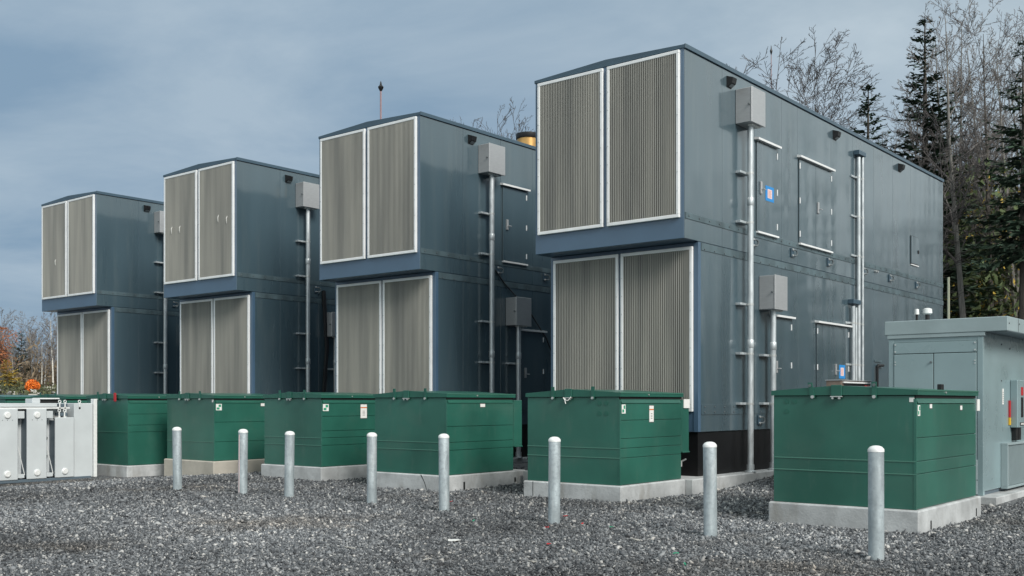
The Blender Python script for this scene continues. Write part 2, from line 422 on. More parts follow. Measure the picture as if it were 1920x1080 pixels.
for i, t in enumerate(TR):
    x0, x1 = t['x'] - TW - 0.05, t['x'] + 0.05
    y0, y1 = t['y'] - 0.05, t['y'] + t['depth'] + (0.05 if i == 0 else 0.30)
    if i == 1: y1 = 14.42
    if i == 3: y1 = 14.56
    if i == 6: y1 = 14.48
    p = thing('concrete_pad', PADLAB[i], 'concrete pad', ((x0+x1)/2, (y0+y1)/2, -0.35), group='pads behind the pale grey transformer' if i > 5 else None)
    hx, hy, h = (x1-x0)/2, (y1-y0)/2, t['z'] + 0.35
    part('slab', p, 'concrete_buff' if i == 4 else 'concrete', lambda mb: mb.box(-hx, hx, -hy, hy, 0, h, 0.018))
    if i == 2:   # crack across the front face, slots in the side face
        part('crack', p, 'gap_and_shade', lambda mb: mb.add([(0.30, -hy-0.002, h-0.005), (0.325, -hy-0.002, h-0.005), (0.40, -hy-0.002, h-0.12), (0.475, -hy-0.002, 0.30), (0.465, -hy-0.002, 0.30), (0.385, -hy-0.002, h-0.12)],
                                                     [(0, 5, 2, 1), (5, 4, 3, 2)]))
        for yy in (-0.62, 0.72):
            part('slot', p, 'gap_and_shade', lambda mb: mb.box(hx-0.02, hx+0.002, yy-0.022, yy+0.022, 0.33, 0.48))
    if i == 0:
        for yy in (-0.80, 0.98):
            part('slot', p, 'gap_and_shade', lambda mb: mb.box(hx-0.02, hx+0.002, yy-0.02, yy+0.02, 0.36, 0.46))
    if i == 1:
        part('joint', p, 'gap_and_shade', lambda mb: mb.box(-0.71, -0.70, -hy-0.002, -hy+0.02, 0.30, h-0.01))
SLAB = ['long concrete slab under the enclosures beside the grey switchgear house', 'long concrete slab under the enclosures with the brass roof stack',
        'long concrete slab under the enclosures between the brass-stacked pair and the end pair', 'long concrete slab under the end pair of enclosures behind the pale grey transformer']
for i in range(4):
    x0, x1 = CX[i] - 3.16, CX[i] + 0.16 + (0.05 if i == 0 else 0.02)
    y0, y1 = (14.42 if i == 0 else 14.60 if i == 1 else CY[i]-0.2), CY[i] + 13.5
    if i == 0: x1 = -8.24 + 0.10
    p = thing('concrete_slab', SLAB[i], 'concrete slab', ((x0+x1)/2, (y0+y1)/2, -0.35))
    hx, hy = (x1-x0)/2, (y1-y0)/2
    part('slab', p, 'concrete', lambda mb: mb.box(-hx, hx, -hy, hy, 0, 0.598, 0.015))

# ------------------------------------------------------------------ loose gravel
def build_gravel():
    N = 250000
    d = np.sqrt(rng.uniform(7.2**2, 21.5**2, N*3)); lim = 0.53*d + 1.6
    r = rng.uniform(-1, 1, N*3) * (0.53*21.5 + 1.6); ok = np.abs(r) < lim
    keep = rng.uniform(0, 1, N*3) < np.clip(1.15 - (d - 7.2)/13.0, 0.25, 1)
    d, r = d[ok & keep][:N], r[ok & keep][:N]
    X = _c*r - _s*d; Y = _s*r + _c*d
    free = np.ones(len(X), bool)
    for t in TR:
        free &= ~((X > t['x']-TW-0.07) & (X < t['x']+0.07) & (Y > t['y']-0.07) & (Y < t['y']+t['depth']+0.4))
    free &= ~((X > -11.6) & (X < -8.10) & (Y > 14.3))
    free &= ~((X > -14.9-3) & (X < -14.1) & (Y > 14.4))
    free &= ~((X > -6.0) & (X < -3.9) & (Y > 15.6))
    free &= ~((X < -20.6) & (Y > 8.5) & (Y < 12.3))
    X, Y = X[free], Y[free]; n = len(X)
    Z = ground_z(X, Y)
    size = rng.lognormal(math.log(0.0102), 0.42, n)*(1 + 0.35*np.clip((np.hypot(X, Y)-11)/8, 0, 1)); size = np.clip(size, 0.005, 0.034)
    base = np.array([(1, 0, 0), (0, 1, 0), (-1, 0, 0), (0, -1, 0), (0, 0, 1), (0, 0, -1)], float)
    v = base[None] * rng.uniform(0.6, 1.45, (n, 6, 1)) + rng.normal(0, 0.22, (n, 6, 3))
    v *= size[:, None, None] * np.array([1.25, 0.85, 0.62])
    q = rng.normal(size=(n, 4)); q[:, 1:3] *= 0.45; q /= np.linalg.norm(q, axis=1)[:, None]
    w, x, y, z = q.T
    Rm = np.stack([1-2*(y*y+z*z), 2*(x*y-z*w), 2*(x*z+y*w), 2*(x*y+z*w), 1-2*(x*x+z*z), 2*(y*z-x*w), 2*(x*z-y*w), 2*(y*z+x*w), 1-2*(x*x+y*y)], -1).reshape(n, 3, 3)
    v = np.einsum('nij,nkj->nki', Rm, v)
    v += np.stack([X, Y, Z + size*0.35], -1)[:, None]
    f = np.array([(0,1,4),(1,2,4),(2,3,4),(3,0,4),(1,0,5),(2,1,5),(3,2,5),(0,3,5)])
    fc = (f[None] + (np.arange(n)*6)[:, None, None]).reshape(-1)
    me = bpy.data.meshes.new('gravel')
    me.vertices.add(n*6); me.vertices.foreach_set('co', v.reshape(-1).astype(np.float32))
    nf = n*8
    me.loops.add(nf*3); me.loops.foreach_set('vertex_index', fc.astype(np.int32))
    me.polygons.add(nf); me.polygons.foreach_set('loop_start', np.arange(0, nf*3, 3, dtype=np.int32))
    me.update(calc_edges=True); me.validate()
    me.materials.append(MATS['gravel_stone'])
    o = bpy.data.objects.new('gravel', me); col.objects.link(o)
    o['kind'] = 'stuff'; o['label'] = 'loose grey crushed stone covering the yard'; o['category'] = 'gravel'
build_gravel()

# ================================================================== GENERATOR ENCLOSURES
WH = ['beside the grey switchgear house', 'with the brass roof stack', 'between the brass-stacked pair and the end pair', 'of the end pair behind the pale grey transformer']
Z0, Z1, ZT = 0.97, 4.06, 7.13
CW, CD, OFF = 3.0, 13.06, 0.448
PANELS = [0.0, 1.25, 2.45, 3.55, 4.25, 5.85, 7.0, 8.2, 9.4, 10.6, 11.8, 13.06]

def louvre(parent, key, x0, x1, y, z0, z1):
    """white frame with vertical vanes, on a face that looks towards -Y at y"""
    fw = 0.054
    fr = part('louvre_frame', parent, 'aluminium', lambda mb: (
        mb.box(x0, x1, y-0.05, y, z0, z0+fw, 0.006), mb.box(x0, x1, y-0.05, y, z1-fw, z1, 0.006),
        mb.box(x0, x0+fw, y-0.051, y, z0+fw, z1-fw, 0.006), mb.box(x1-fw, x1, y-0.051, y, z0+fw, z1-fw, 0.006)), key+'f')
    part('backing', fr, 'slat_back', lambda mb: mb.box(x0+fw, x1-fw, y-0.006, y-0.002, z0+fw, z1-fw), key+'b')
    def vanes(mb):
        n = 36; w = (x1 - x0 - 2*fw) / n
        for k in range(n):
            a = x0 + fw + w*k
            # bent vane: a flat nose and a slanted tail running back to the next vane
            mb.prism([(a+0.08*w, y-0.046), (a+0.46*w, y-0.044), (a+0.66*w, y-0.008), (a+0.58*w, y-0.007), (a+0.40*w, y-0.038), (a+0.08*w, y-0.040)], 'z', z0+fw*0.9, z1-fw*0.9)
    part('vanes', fr, 'slat_tan', vanes, key+'v', kind='stuff')
    def bolts(mb):
        for k in range(8):
            z = z0 + 0.12 + (z1-z0-0.24)*k/8
            for xx in (x0+fw/2, x1-fw/2): mb.disc_y(y-0.057, y-0.045, xx, z, 0.009, 6)
    part('bolts', fr, 'bolt', bolts, key+'o', kind='stuff')

def door(parent, key, y0, y1, z0, z1, leaves, handle, zh, top_rail=True, bottom_rail=True):
    n = leaves; w = (y1-y0)/n
    for k in range(n):
        a, b = y0 + k*w + 0.004, y0 + (k+1)*w - 0.004
        lf = part('door', parent, 'paint_grey', lambda mb: mb.box(0.0035, 0.020, a, b, z0, z1, 0.003), key+'leaf%d' % k)
        hy = [y1-0.01] if n == 1 else ([y0+0.01] if k == 0 else [y1-0.01])
        for q, fz in enumerate((0.10, 0.5, 0.92)):
            zz = z0 + (z1-z0)*fz
            part('hinge', lf, 'aluminium', lambda mb: mb.tube([(0.028, hy[0], zz-0.055), (0.028, hy[0], zz+0.055)], 0.012, 8), key+'h%d%d' % (k, q))
        if (n == 1) or k == n-1:
            part('handle', lf, 'stainless', lambda mb: (mb.box(0.0202, 0.05, handle-0.03, handle+0.03, zh-0.11, zh+0.11, 0.004), mb.tube([(0.05, handle, zh-0.03), (0.085, handle, zh-0.03), (0.085, handle+0.08, zh-0.03)], 0.011, 8)), key+'hd')
    part('door_gap', parent, 'gap_and_shade', lambda mb: mb.box(-0.004, 0.0045, y0-0.004, y1+0.004, z0-0.004, z1+0.004), key+'gap')
    if top_rail: part('drip_rail', parent, 'aluminium', lambda mb: mb.add(
        [(0.0, y0-0.06, z1+0.03), (0.085, y0-0.06, z1+0.022), (0.088, y0-0.06, z1+0.058), (0.0, y0-0.06, z1+0.075),
         (0.0, y1+0.06, z1+0.03), (0.085, y1+0.06, z1+0.022), (0.088, y1+0.06, z1+0.058), (0.0, y1+0.06, z1+0.075)],
        [(0,1,2,3),(7,6,5,4),(0,4,5,1),(1,5,6,2),(2,6,7,3),(3,7,4,0)]), key+'tr')
    if bottom_rail: part('sill_rail', parent, 'aluminium', lambda mb: mb.box(0.004, 0.06, y0-0.01, y1+0.01, z0-0.05, z0-0.015, 0.004), key+'br')

def notice(parent, y0, y1, z0, z1, x, label):
    f = part('notice', parent, 'label_blue', lambda mb: mb.box(x, x+0.003, y0, y1, z0, z1), label=label)
    hy, hz = (y1-y0), (z1-z0)
    p = part('paper', f, 'label_pink', lambda mb: mb.box(x+0.003, x+0.005, y0+0.24*hy, y1-0.24*hy, z0+0.20*hz, z1-0.20*hz))
    def lines(mb):
        for k in range(7):
            zz = z0 + hz*(0.27 + 0.07*k)
            mb.box(x+0.005, x+0.0062, y0+0.30*hy, y1-(0.30+0.05*(k % 3))*hy, zz, zz+0.025*hz)
    part('print', f, 'label_ink', lines)

def jbox(parent, key, y0, y1, z0, z1):
    b = part('junction_box', parent, 'stainless', lambda mb: mb.box(0.002, 0.285, y0, y1, z0, z1, 0.008), key+'jb')
    part('box_door', b, 'stainless', lambda mb: mb.box(0.287, 0.312, y0-0.006, y1+0.006, z0-0.006, z1+0.006, 0.005), key+'jd')
    part('latch', b, 'bolt_dark', lambda mb: mb.tube([(0.262, y0-0.002, (z0+z1)/2), (0.262, y0-0.04, (z0+z1)/2)], 0.014, 8), key+'jl')
    part('gland_plate', b, 'white_label', lambda mb: mb.box(0.16, 0.25, y0+0.14, y1-0.06, z0-0.022, z0-0.001, 0.003), key+'jg')

def wall_lamp(parent, key, y, z):
    b = part('wall_lamp', parent, 'black_plastic', lambda mb: mb.add(
        [(0.002, y-0.08, z-0.09), (0.10, y-0.07, z-0.03), (0.12, y-0.07, z+0.06), (0.002, y-0.08, z+0.10),
         (0.002, y+0.08, z-0.09), (0.10, y+0.07, z-0.03), (0.12, y+0.07, z+0.06), (0.002, y+0.08, z+0.10)],
        [(0,1,2,3),(7,6,5,4),(0,4,5,1),(1,5,6,2),(2,6,7,3),(3,7,4,0)]), key+'wl')
    part('lens', b, 'lens', lambda mb: mb.add([(0.03, y-0.055, z-0.080), (0.085, y-0.055, z-0.045), (0.085, y+0.055, z-0.045), (0.03, y+0.055, z-0.080)], [(0, 3, 2, 1)]), key+'wn')

def lug(parent, key, y, z):
    b = part('lifting_lug', parent, 'paint_trim', lambda mb: mb.box(0.002, 0.03, y-0.05, y+0.05, z-0.085, z+0.085, 0.006), key+'lg')
    def ring(mb):
        mb.tube([(0.03, y+0.02, z+0.05), (0.06, y+0.06, z+0.05), (0.065, y+0.11, z+0.02), (0.065, y+0.11, z-0.03), (0.06, y+0.06, z-0.06), (0.03, y+0.02, z-0.05)], 0.014, 7)
    part('ring', b, 'bolt_dark', ring, key+'lr', smooth=True)
    part('bolt', b, 'bolt', lambda mb: mb.disc_x(0.03, 0.05, y-0.02, z+0.055, 0.02, 8), key+'lb')
    part('bolt', b, 'bolt', lambda mb: mb.disc_x(0.03, 0.05, y-0.02, z-0.055, 0.02, 8), key+'lc')

def band(parent, key, y0, y1, z0, z1, rows, m='paint_band'):
    b = part('seam_band', parent, m, lambda mb: mb.box(0.0, 0.011, y0, y1, z0, z1, 0.002), key+'sb')
    def bolts(mb):
        n = int((y1-y0)/0.34)
        for k in range(n):
            for zz in rows: mb.disc_x(0.009, 0.022, y0+0.1+0.34*k, zz, 0.013, 6)
    part('bolts', b, 'bolt_dark', bolts, key+'sc', kind='stuff')

for i in range(4):
    X, Y = CX[i], CY[i]
    # ---- lower module (coordinates from the wall's front lower corner: x 0 at the right wall, y 0 at the upper front)
    lo = thing('generator_enclosure', 'lower grey-blue generator enclosure ' + WH[i], 'generator enclosure', (X, Y, 0.25), group=None)
    def L(b):      # shift a builder's heights to the root
        def go(mb):
            s = len(mb.v); b(mb)
            mb.v[s:] = [(p[0], p[1], p[2]-0.25) for p in mb.v[s:]]
        return go
    _part = part
    def part_l(name, parent, m, build, key=None, **k): return _part(name, parent, m, L(build), ('L', key) if key else None, **k)
    part = part_l
    part('skid', lo, 'skid_black', lambda mb: mb.box(-CW+0.03, -0.03, OFF+0.03, CD-0.03, 0.252, Z0-0.002), 'skid')
    part('shell', lo, 'paint_grey_skylit', lambda mb: mb.box(-CW, -0.008, OFF, CD, Z0, Z1-0.004, 0.006), 'shell')
    for k in range(len(PANELS)-1):
        a, b = max(PANELS[k], OFF), PANELS[k+1]
        part('wall_panel', lo, 'paint_grey', lambda mb: mb.box(-0.010, 0.0, a+0.003, b-0.003, Z0+0.003, Z1-0.006, 0.002), 'wp%d' % k)
    louvre(lo, 'll', -2.91, -1.525, OFF, 1.30, 3.985)
    louvre(lo, 'lr', -1.475, -0.09, OFF, 1.30, 3.985)
    part('corner_post', lo, 'paint_grey_skylit', lambda mb: mb.box(-0.085, 0.004, OFF-0.012, OFF+0.07, Z0+0.001, Z1-0.01, 0.004), 'cp')
    band(lo, 't', OFF+0.08, CD, 3.925, 4.045, (3.95,))
    band(lo, 'b', OFF+0.08, CD, 1.25, 1.42, (1.29, 1.38), 'paint_grey')
    jbox(lo, 'lo', 17.2-14.58, 17.7-14.58, 3.10, 3.70)
    lug(lo, 'q', 17.18-14.58, 1.14)
    if i < 3:
        door(lo, 'd1', 17.70-14.58, 18.51-14.58, 1.30, 2.99, 1, 17.85-14.58, 2.10, bottom_rail=False)
        door(lo, 'd2', 19.69-14.58, 21.30-14.58, 1.30, 2.99, 2, 20.60-14.58, 2.12, bottom_rail=False)
    if i == 0:
        notice(lo, 20.80-14.58, 21.12-14.58, 1.94, 2.22, 0.0203, 'blue-bordered paper notice taped to the lower double door')
        part('elbow_pipe', lo, 'black_plastic', lambda mb: mb.tube([(0.05, 8.30, 1.2), (0.05, 8.30, 2.24), (0.05, 8.36, 2.27), (0.05, 8.66, 2.27)], 0.03, 8))
        part('sight_plate', lo, 'paint_band', lambda mb: mb.box(0.002, 0.02, 8.22, 8.66, 2.34, 2.38, 0.003))
    part = _part
    # ---- upper module
    up = thing('generator_enclosure', 'upper grey-blue generator enclosure ' + WH[i], 'generator enclosure', (X, Y, Z1))
    def U(b):
        def go(mb):
            s = len(mb.v); b(mb)
            mb.v[s:] = [(p[0], p[1], p[2]-Z1) for p in mb.v[s:]]
        return go
    def part_u(name, parent, m, build, key=None, **k): return _part(name, parent, m, U(build), ('U', key) if key else None, **k)
    part = part_u
    part('shell', up, 'paint_grey_skylit', lambda mb: mb.box(-CW, -0.008, 0, CD, Z1, ZT-0.05, 0.006), 'shell')
    for k in range(len(PANELS)-1):
        a, b = PANELS[k], PANELS[k+1]
        part('wall_panel', up, 'paint_grey', lambda mb: mb.box(-0.010, 0.0, a+0.003, b-0.003, Z1+0.003, ZT-0.07, 0.002), 'wp%d' % k)
    rf = part('roof', up, 'paint_trim', lambda mb: mb.prism([(-CW-0.012, ZT-0.05), (0.012, ZT-0.05), (0.012, ZT), (-CW/2, ZT+0.065), (-CW-0.012, ZT)], 'y', -0.012, CD+0.012), 'roof')
    part('roof_trim', rf, 'paint_trim', lambda mb: mb.box(0.0, 0.028, -0.014, CD+0.014, ZT-0.062, ZT+0.010, 0.004), 'trim')
    louvre(up, 'ul', -2.92, -1.54, 0, 4.39, 7.055)
    louvre(up, 'ur', -1.455, -0.075, 0, 4.39, 7.055)
    for (px_, py_) in {2: ((325, 432), (340, 430), (412, 410), (428, 412)), 3: ((107, 492),)}.get(i, ()):
        q_ = at_Y(px_, py_, Y); xx, zz = q_.x - X, q_.z
        part('torn_flap', up, 'white_label', lambda mb: mb.tube([(xx, -0.045, zz-0.09), (xx+0.01, -0.06, zz-0.04), (xx+0.025, -0.07, zz+0.03), (xx+0.035, -0.05, zz+0.08)], [0.004, 0.009, 0.010, 0.003], 5))
    band(up, 't', 0.02, CD, 4.375, 4.475, (4.425,))
    jbox(up, 'up', 16.30-14.58, 16.81-14.58, 6.22, 6.81)
    for q, (yy) in enumerate((16.06, 20.6, 24.41)[:3 if i == 0 else 1]):
        wall_lamp(up, 'w%d' % q, yy-14.58, 6.87)
    for q, yy in enumerate((16.93, 18.56, 20.27, 22.16, 23.75, 25.56)[:6 if i < 1 else 2]):
        lug(up, 'g%d' % q, yy-14.58, 4.265)
    if i < 2:
        door(up, 'd1', 17.08-14.58, 17.90-14.58, 4.50, 6.07, 1, 17.22-14.58, 5.27)
    if i == 0:
        door(up, 'd2', 18.87-14.58, 20.40-14.58, 4.50, 6.08, 2, 19.72-14.58, 5.27)
        h = part('hatch', up, 'paint_grey', lambda mb: mb.box(0.004, 0.03, 10.60, 11.13, 4.75, 5.40, 0.004))
        part('hatch_latch', h, 'black_plastic', lambda mb: mb.box(0.03, 0.05, 11.03, 11.09, 5.02, 5.10, 0.004))
        part('hatch_gap', up, 'gap_and_shade', lambda mb: mb.box(-0.004, 0.0055, 10.585, 11.145, 4.735, 5.415))
        part('sill_rail', up, 'aluminium', lambda mb: mb.box(0.004, 0.03, 10.60, 11.13, 4.71, 4.735, 0.003))
        notice(up, 17.42-14.58, 17.76-14.58, 5.08, 5.35, 0.0203, 'blue-bordered paper notice taped to the upper door')
        for yy in (8.26, 8.36):
            part('gland', up, 'bolt', lambda mb: mb.disc_x(0.002, 0.05, yy, 4.33, 0.025, 10))
    part = _part

# tall pipes
def conduit(label, X, Y, Yc, z_top, clamps, radius=0.052, off=0.155, coupler=True, cap=False):
    c = thing('conduit', label, 'conduit', (X+off, Yc, 0.25))
    part('pipe', c, 'galvanised', lambda mb: mb.tube([(0, 0, 0), (0, 0, z_top-0.25)], radius, 16), smooth=True)
    part('base_flange', c, 'galvanised', lambda mb: mb.lathe([(radius*1.9, 0.0), (radius*1.9, 0.02), (radius*1.25, 0.03), (radius*1.25, 0.13)], n=16), smooth=True)
    for z in clamps:
        s = part('strut', c, 'galvanised', lambda mb: (mb.box(-off+0.002, -radius-0.002, -0.26, 0.10, z-0.27, z-0.23, 0.003)))
        part('strap', s, 'bolt', lambda mb: mb.lathe([(radius*1.1, z-0.27), (radius*1.1, z-0.235)], n=14), smooth=True)
    if coupler:
        for z in (2.45, 4.9):
            if z < z_top-0.3: part('coupling', c, 'galvanised', lambda mb: mb.lathe([(radius*1.05, z-0.31), (radius*1.17, z-0.30), (radius*1.17, z-0.18), (radius*1.05, z-0.17)], n=16), smooth=True)
    if cap: part('cap', c, 'paint_trim', lambda mb: mb.box(-off+0.002, radius+0.01, -0.10, 0.29, z_top-0.20, z_top-0.11, 0.004))
    return c
WS = ['by the switchgear house', 'with brass stack', 'next to the end pair']
CL = [5.40, 4.55, 3.14, 2.29, 1.43]
for i in range(4):
    conduit('tall galvanised conduit on the enclosure ' + WH[i], CX[i], CY[i], CY[i]+1.98, 6.219, CL)
    if i < 3:
        conduit('short galvanised conduit under the lower box of the enclosure ' + WS[i], CX[i], CY[i], CY[i]+2.87, 3.099, CL[3:])
for k, (dy, zt, lab) in enumerate([(21.72, 6.62, 'tall slim conduit next to the lower double door, flanking the open trough'), (21.94, 6.66, 'tall slim conduit farthest from the lower double door'),
                                   (21.42, 3.46, 'short slim conduit right beside the lower double door'), (21.57, 3.44, 'short slim conduit between the door-side one and the tall pair')]):
    conduit(lab, CX[0], CY[0], dy, zt, [z for z in (6.2, 5.37, 4.54, 3.11, 2.24) if z < zt], radius=0.042 if k in (0, 2) else 0.03, off=0.075, coupler=False, cap=(k in (0, 2)))
# cables slung on two walls
single('cable', 'cable', lambda mb: mb.tube([(0.035, 16.95, 4.25), (0.035, 17.25, 4.0), (0.035, 17.6, 3.78), (0.05, 18.1, 3.45), (0.05, 18.7, 2.9), (0.05, 19.1, 2.3)], 0.016, 7),
       'thin black cable sagging across the wall of the brass-stacked enclosure', 'cable', (CX[1], 0, 0), smooth=True)
pA = at_X(607, 545, CX[2]+0.06); pB = at_X(612, 650, CX[2]+0.06); pC = at_X(607, 735, CX[2]+0.06)
single('cable', 'cable', lambda mb: mb.tube([(0.06, pA.y, pA.z), (0.08, pA.y+0.03, (pA.z+pB.z)/2), (0.08, pB.y, pB.z), (0.07, pC.y, pC.z), (0.07, pC.y, 0.3)], 0.05, 8),
       'thick black cable hanging down beside the lower junction box', 'cable', (CX[2], 0, 0), smooth=True)

st = thing('exhaust_stack', 'brass-coloured round exhaust stack with black collar on an enclosure roof', 'exhaust stack', (CX[1]-1.5, 20.0, ZT+0.06))
part('flue', st, 'brass', lambda mb: mb.lathe([(0.27, 0), (0.27, 0.70)], n=32), smooth=True)
part('collar', st, 'black_plastic', lambda mb: mb.lathe([(0.29, 0.67), (0.30, 0.69), (0.30, 0.79), (0.27, 0.80), (0.25, 0.80), (0.25, 0.72)], n=32), smooth=True)

# ================================================================== GREEN TRANSFORMERS
SEAMS = [([1.053, .79, .647], [.79, .647]), ([1.19, .925, .785, .645], [.785, .645]), ([1.053, .79, .66], [.79, .66]), ([1.19, .92, .79, .65], [.79, .65]),
         ([1.044, .642], [.642]), ([1.197, .958, .81], [.81]), ([1.19, .92], [.8]), ([1.05, .8], [.8])]
def transformer(i):
    t = TR[i]; zb = t['z']; D = t['depth']; TZ = 1.53
    root = thing('pad_transformer', TLAB[i], 'transformer', (t['x']-TW/2, t['y']+D/2, zb), group='green transformers behind the pale grey transformer' if i > 5 else None)
    # local: x -> from the right face (0) leftwards negative, y from the front, z absolute; shifted below
    ox, oy = TW/2, -D/2
    def P(name, parent, m, build, **k):
        def go(mb):
            s = len(mb.v); build(mb); mb.v[s:] = [(p[0]+ox, p[1]+oy, p[2]-zb) for p in mb.v[s:]]
        return part(name, parent, m, go, **k)
    tank = P('tank', root, 'green_paint', lambda mb: mb.box(-TW, -0.02, 0, D, zb+0.001, TZ-0.001, 0.006))
    sr, sf = SEAMS[i]
    # side: stacked sheet panels with fine joints between them
    lv = [zb+0.004] + sorted(sr) + [1.44]
    for k in range(len(lv)-1):
        P('side_panel', root, 'green_paint', lambda mb: mb.box(-0.022, 0.0, 0.012, D-0.012, lv[k]+0.003, lv[k+1]-0.003, 0.004))
    P('corner_strip', root, 'green_paint', lambda mb: mb.box(-0.03, 0.004, -0.004, 0.011, zb+0.003, 1.49, 0.002))
    P('hood', root, 'green_lid', lambda mb: mb.add([(-0.02, 0.03, 1.442), (0.012, 0.03, 1.442), (-0.014, 0.03, 1.505), (-0.02, 0.03, 1.505), (-0.02, D-0.03, 1.442), (0.012, D-0.03, 1.442), (-0.014, D-0.03, 1.505), (-0.02, D-0.03, 1.505)],
                                                   [(0,1,2,3),(7,6,5,4),(0,4,5,1),(1,5,6,2),(2,6,7,3),(3,7,4,0)]))
    P('gap_and_shade', root, 'gap_and_shade', lambda mb: mb.box(-TW+0.004, -0.004, 0.004, D-0.004, TZ-0.03, TZ+0.004))  # near-black strip stands for the shade under the lid overhang
    for zs in sf:
        P('front_seam', root, 'green_edge_highlight', lambda mb: mb.prism([(-0.0075, zs-0.006), (0.0, zs-0.006), (0.0, zs+0.006), (-0.0045, zs+0.006)], 'x', -TW+0.004, -0.004))
    # shallow gabled lid
    xr = -TW*0.53; ov = 0.022
    lid = P('lid', root, 'green_lid', lambda mb: mb.prism([(-TW-ov, TZ+0.004), (ov, TZ+0.004), (ov, TZ+0.062), (xr, TZ+0.118), (-TW-ov, TZ+0.062)], 'y', -ov, D+ov))
    P('lid_edge', lid, 'green_edge_highlight', lambda mb: mb.box(ov, ov+0.006, -ov, D+ov, TZ+0.05, TZ+0.068, 0.002))
    P('lid_bolt', lid, 'bolt', lambda mb: mb.disc_x(ov, ov+0.014, D*0.42, TZ+0.035, 0.012, 8))
    for q, (u, ang) in enumerate(((0.30, 0.22 if i == 0 else 0.0), (0.73, 0.0))):
        xs_ = -TW + u*TW; tilt = -ang*0.16
        s = P('hinge_strap', root, 'green_lid', lambda mb: mb.add(
            [(xs_-0.028, -0.034, TZ-0.03), (xs_+0.028, -0.034, TZ-0.03), (xs_+0.028+tilt, -0.034, TZ+0.155), (xs_-0.028+tilt, -0.034, TZ+0.155),
             (xs_-0.028, -0.023, TZ-0.03), (xs_+0.028, -0.023, TZ-0.03), (xs_+0.028+tilt, -0.023, TZ+0.155), (xs_-0.028+tilt, -0.023, TZ+0.155)],
            [(0,1,2,3),(7,6,5,4),(0,4,5,1),(1,5,6,2),(2,6,7,3),(3,7,4,0)]))
        P('bolt', s, 'bolt', lambda mb: mb.disc_y(-0.05, -0.034, xs_, TZ-0.015, 0.019, 10))
        if i == 0: P('bolt', s, 'bolt_dark', lambda mb: mb.disc_y(-0.044, -0.034, xs_+tilt, TZ+0.12, 0.018, 10))
    xm = -TW*0.53
    br = P('latch_bracket', root, 'green_lid', lambda mb: mb.box(xm-0.065, xm+0.065, -0.04, -0.024, TZ-0.004, TZ+0.124, 0.004))
    P('latch_tab', br, 'bolt', lambda mb: (mb.box(xm-0.07, xm+0.07, -0.055, -0.02, TZ-0.018, TZ-0.006, 0.002), mb.disc_y(-0.055, -0.03, xm-0.04, TZ-0.03, 0.013, 8), mb.disc_y(-0.055, -0.03, xm+0.04, TZ-0.03, 0.013, 8)))
    if D < 2 and i < 6:
        rb = P('rear_cabinet', root, 'green_paint', lambda mb: mb.box(-TW+0.05, -0.001, D+0.001, D+0.235, 0.67, 1.49, 0.006))
        P('rear_lip', rb, 'green_lid', lambda mb: mb.box(-TW+0.04, 0.012, D+0.03, D+0.245, 0.66, 0.68, 0.003))
        if i == 1:
            P('tag', rb, 'white_label', lambda mb: mb.box(-0.002, 0.014, D+0.06, D+0.24, 1.36, 1.50, 0.003))
            P('drain_valve', root, 'bolt', lambda mb: (mb.tube([(-0.05, D+0.0, 0.52), (-0.05, D+0.07, 0.52), (-0.05, D+0.07, 0.44)], 0.02, 8), mb.tube([(-0.05, D+0.07, 0.52), (0.03, D+0.09, 0.56)], 0.012, 6)), smooth=True)
    if i == 0:
        P('lid_hinge', lid, 'black_plastic', lambda mb: mb.box(-0.03, 0.02, D*0.36, D*0.36+0.09, TZ+0.068, TZ+0.135, 0.004))
        P('tag', root, 'white_label', lambda mb: mb.box(0.001, 0.02, D+0.0, D+0.10, 1.34, 1.49, 0.004))
        for (xx, zz) in ((-1.53, 1.465), (-1.43, 1.465), (-1.53, 1.345)):
            P('round_plug', root, 'green_lid', lambda mb: mb.disc_y(-0.006, 0.0, xx, zz, 0.03, 16))
    if i == 1:
        for (xx, zz) in ((-0.36, 1.44), (-0.24, 1.44), (-0.36, 1.29), (-0.24, 1.29)):
            P('round_plug', root, 'green_lid', lambda mb: mb.disc_y(-0.006, 0.0, xx, zz, 0.035, 16))
        P('wire_loop', br, 'white_label', lambda mb: (mb.tube([(xm-0.07, -0.06, TZ-0.01), (xm-0.03, -0.065, TZ-0.05), (xm+0.02, -0.065, TZ-0.05), (xm+0.07, -0.06, TZ-0.0)], 0.008, 6), mb.tube([(xm-0.04, -0.065, TZ-0.045), (xm-0.02, -0.068, TZ-0.10)], 0.007, 6)))
    if i == 5:
        P('red_tag', root, 'red_paint', lambda mb: (mb.box(-TW*0.25-0.05, -TW*0.25+0.05, -0.065, -0.05, TZ-0.06, TZ+0.13, 0.01)))
    # labels on the side and front; sizes and places as in the picture
    S = [
        [(0.045, 0.125, 1.30, 1.42, 'green'), (0.46, 0.54, 1.385, 1.43, 'w'), (1.62, 1.70, 1.36, 1.41, 'w')],
        [(0.04, 0.14, 1.29, 1.42, 'green'), (0.79, 0.91, 1.16, 1.40, 'tall')],
        [(0.84, 0.96, 1.375, 1.425, 'w')],
        [(0.03, 0.17, 1.29, 1.42, 'green'), (0.97, 1.13, 1.15, 1.41, 'tall')],
        [(0.04, 0.18, 1.29, 1.42, 'green'), (1.16, 1.32, 1.375, 1.43, 'w')],
        [(1.38, 1.55, 1.18, 1.43, 'tall')], [], []][i]
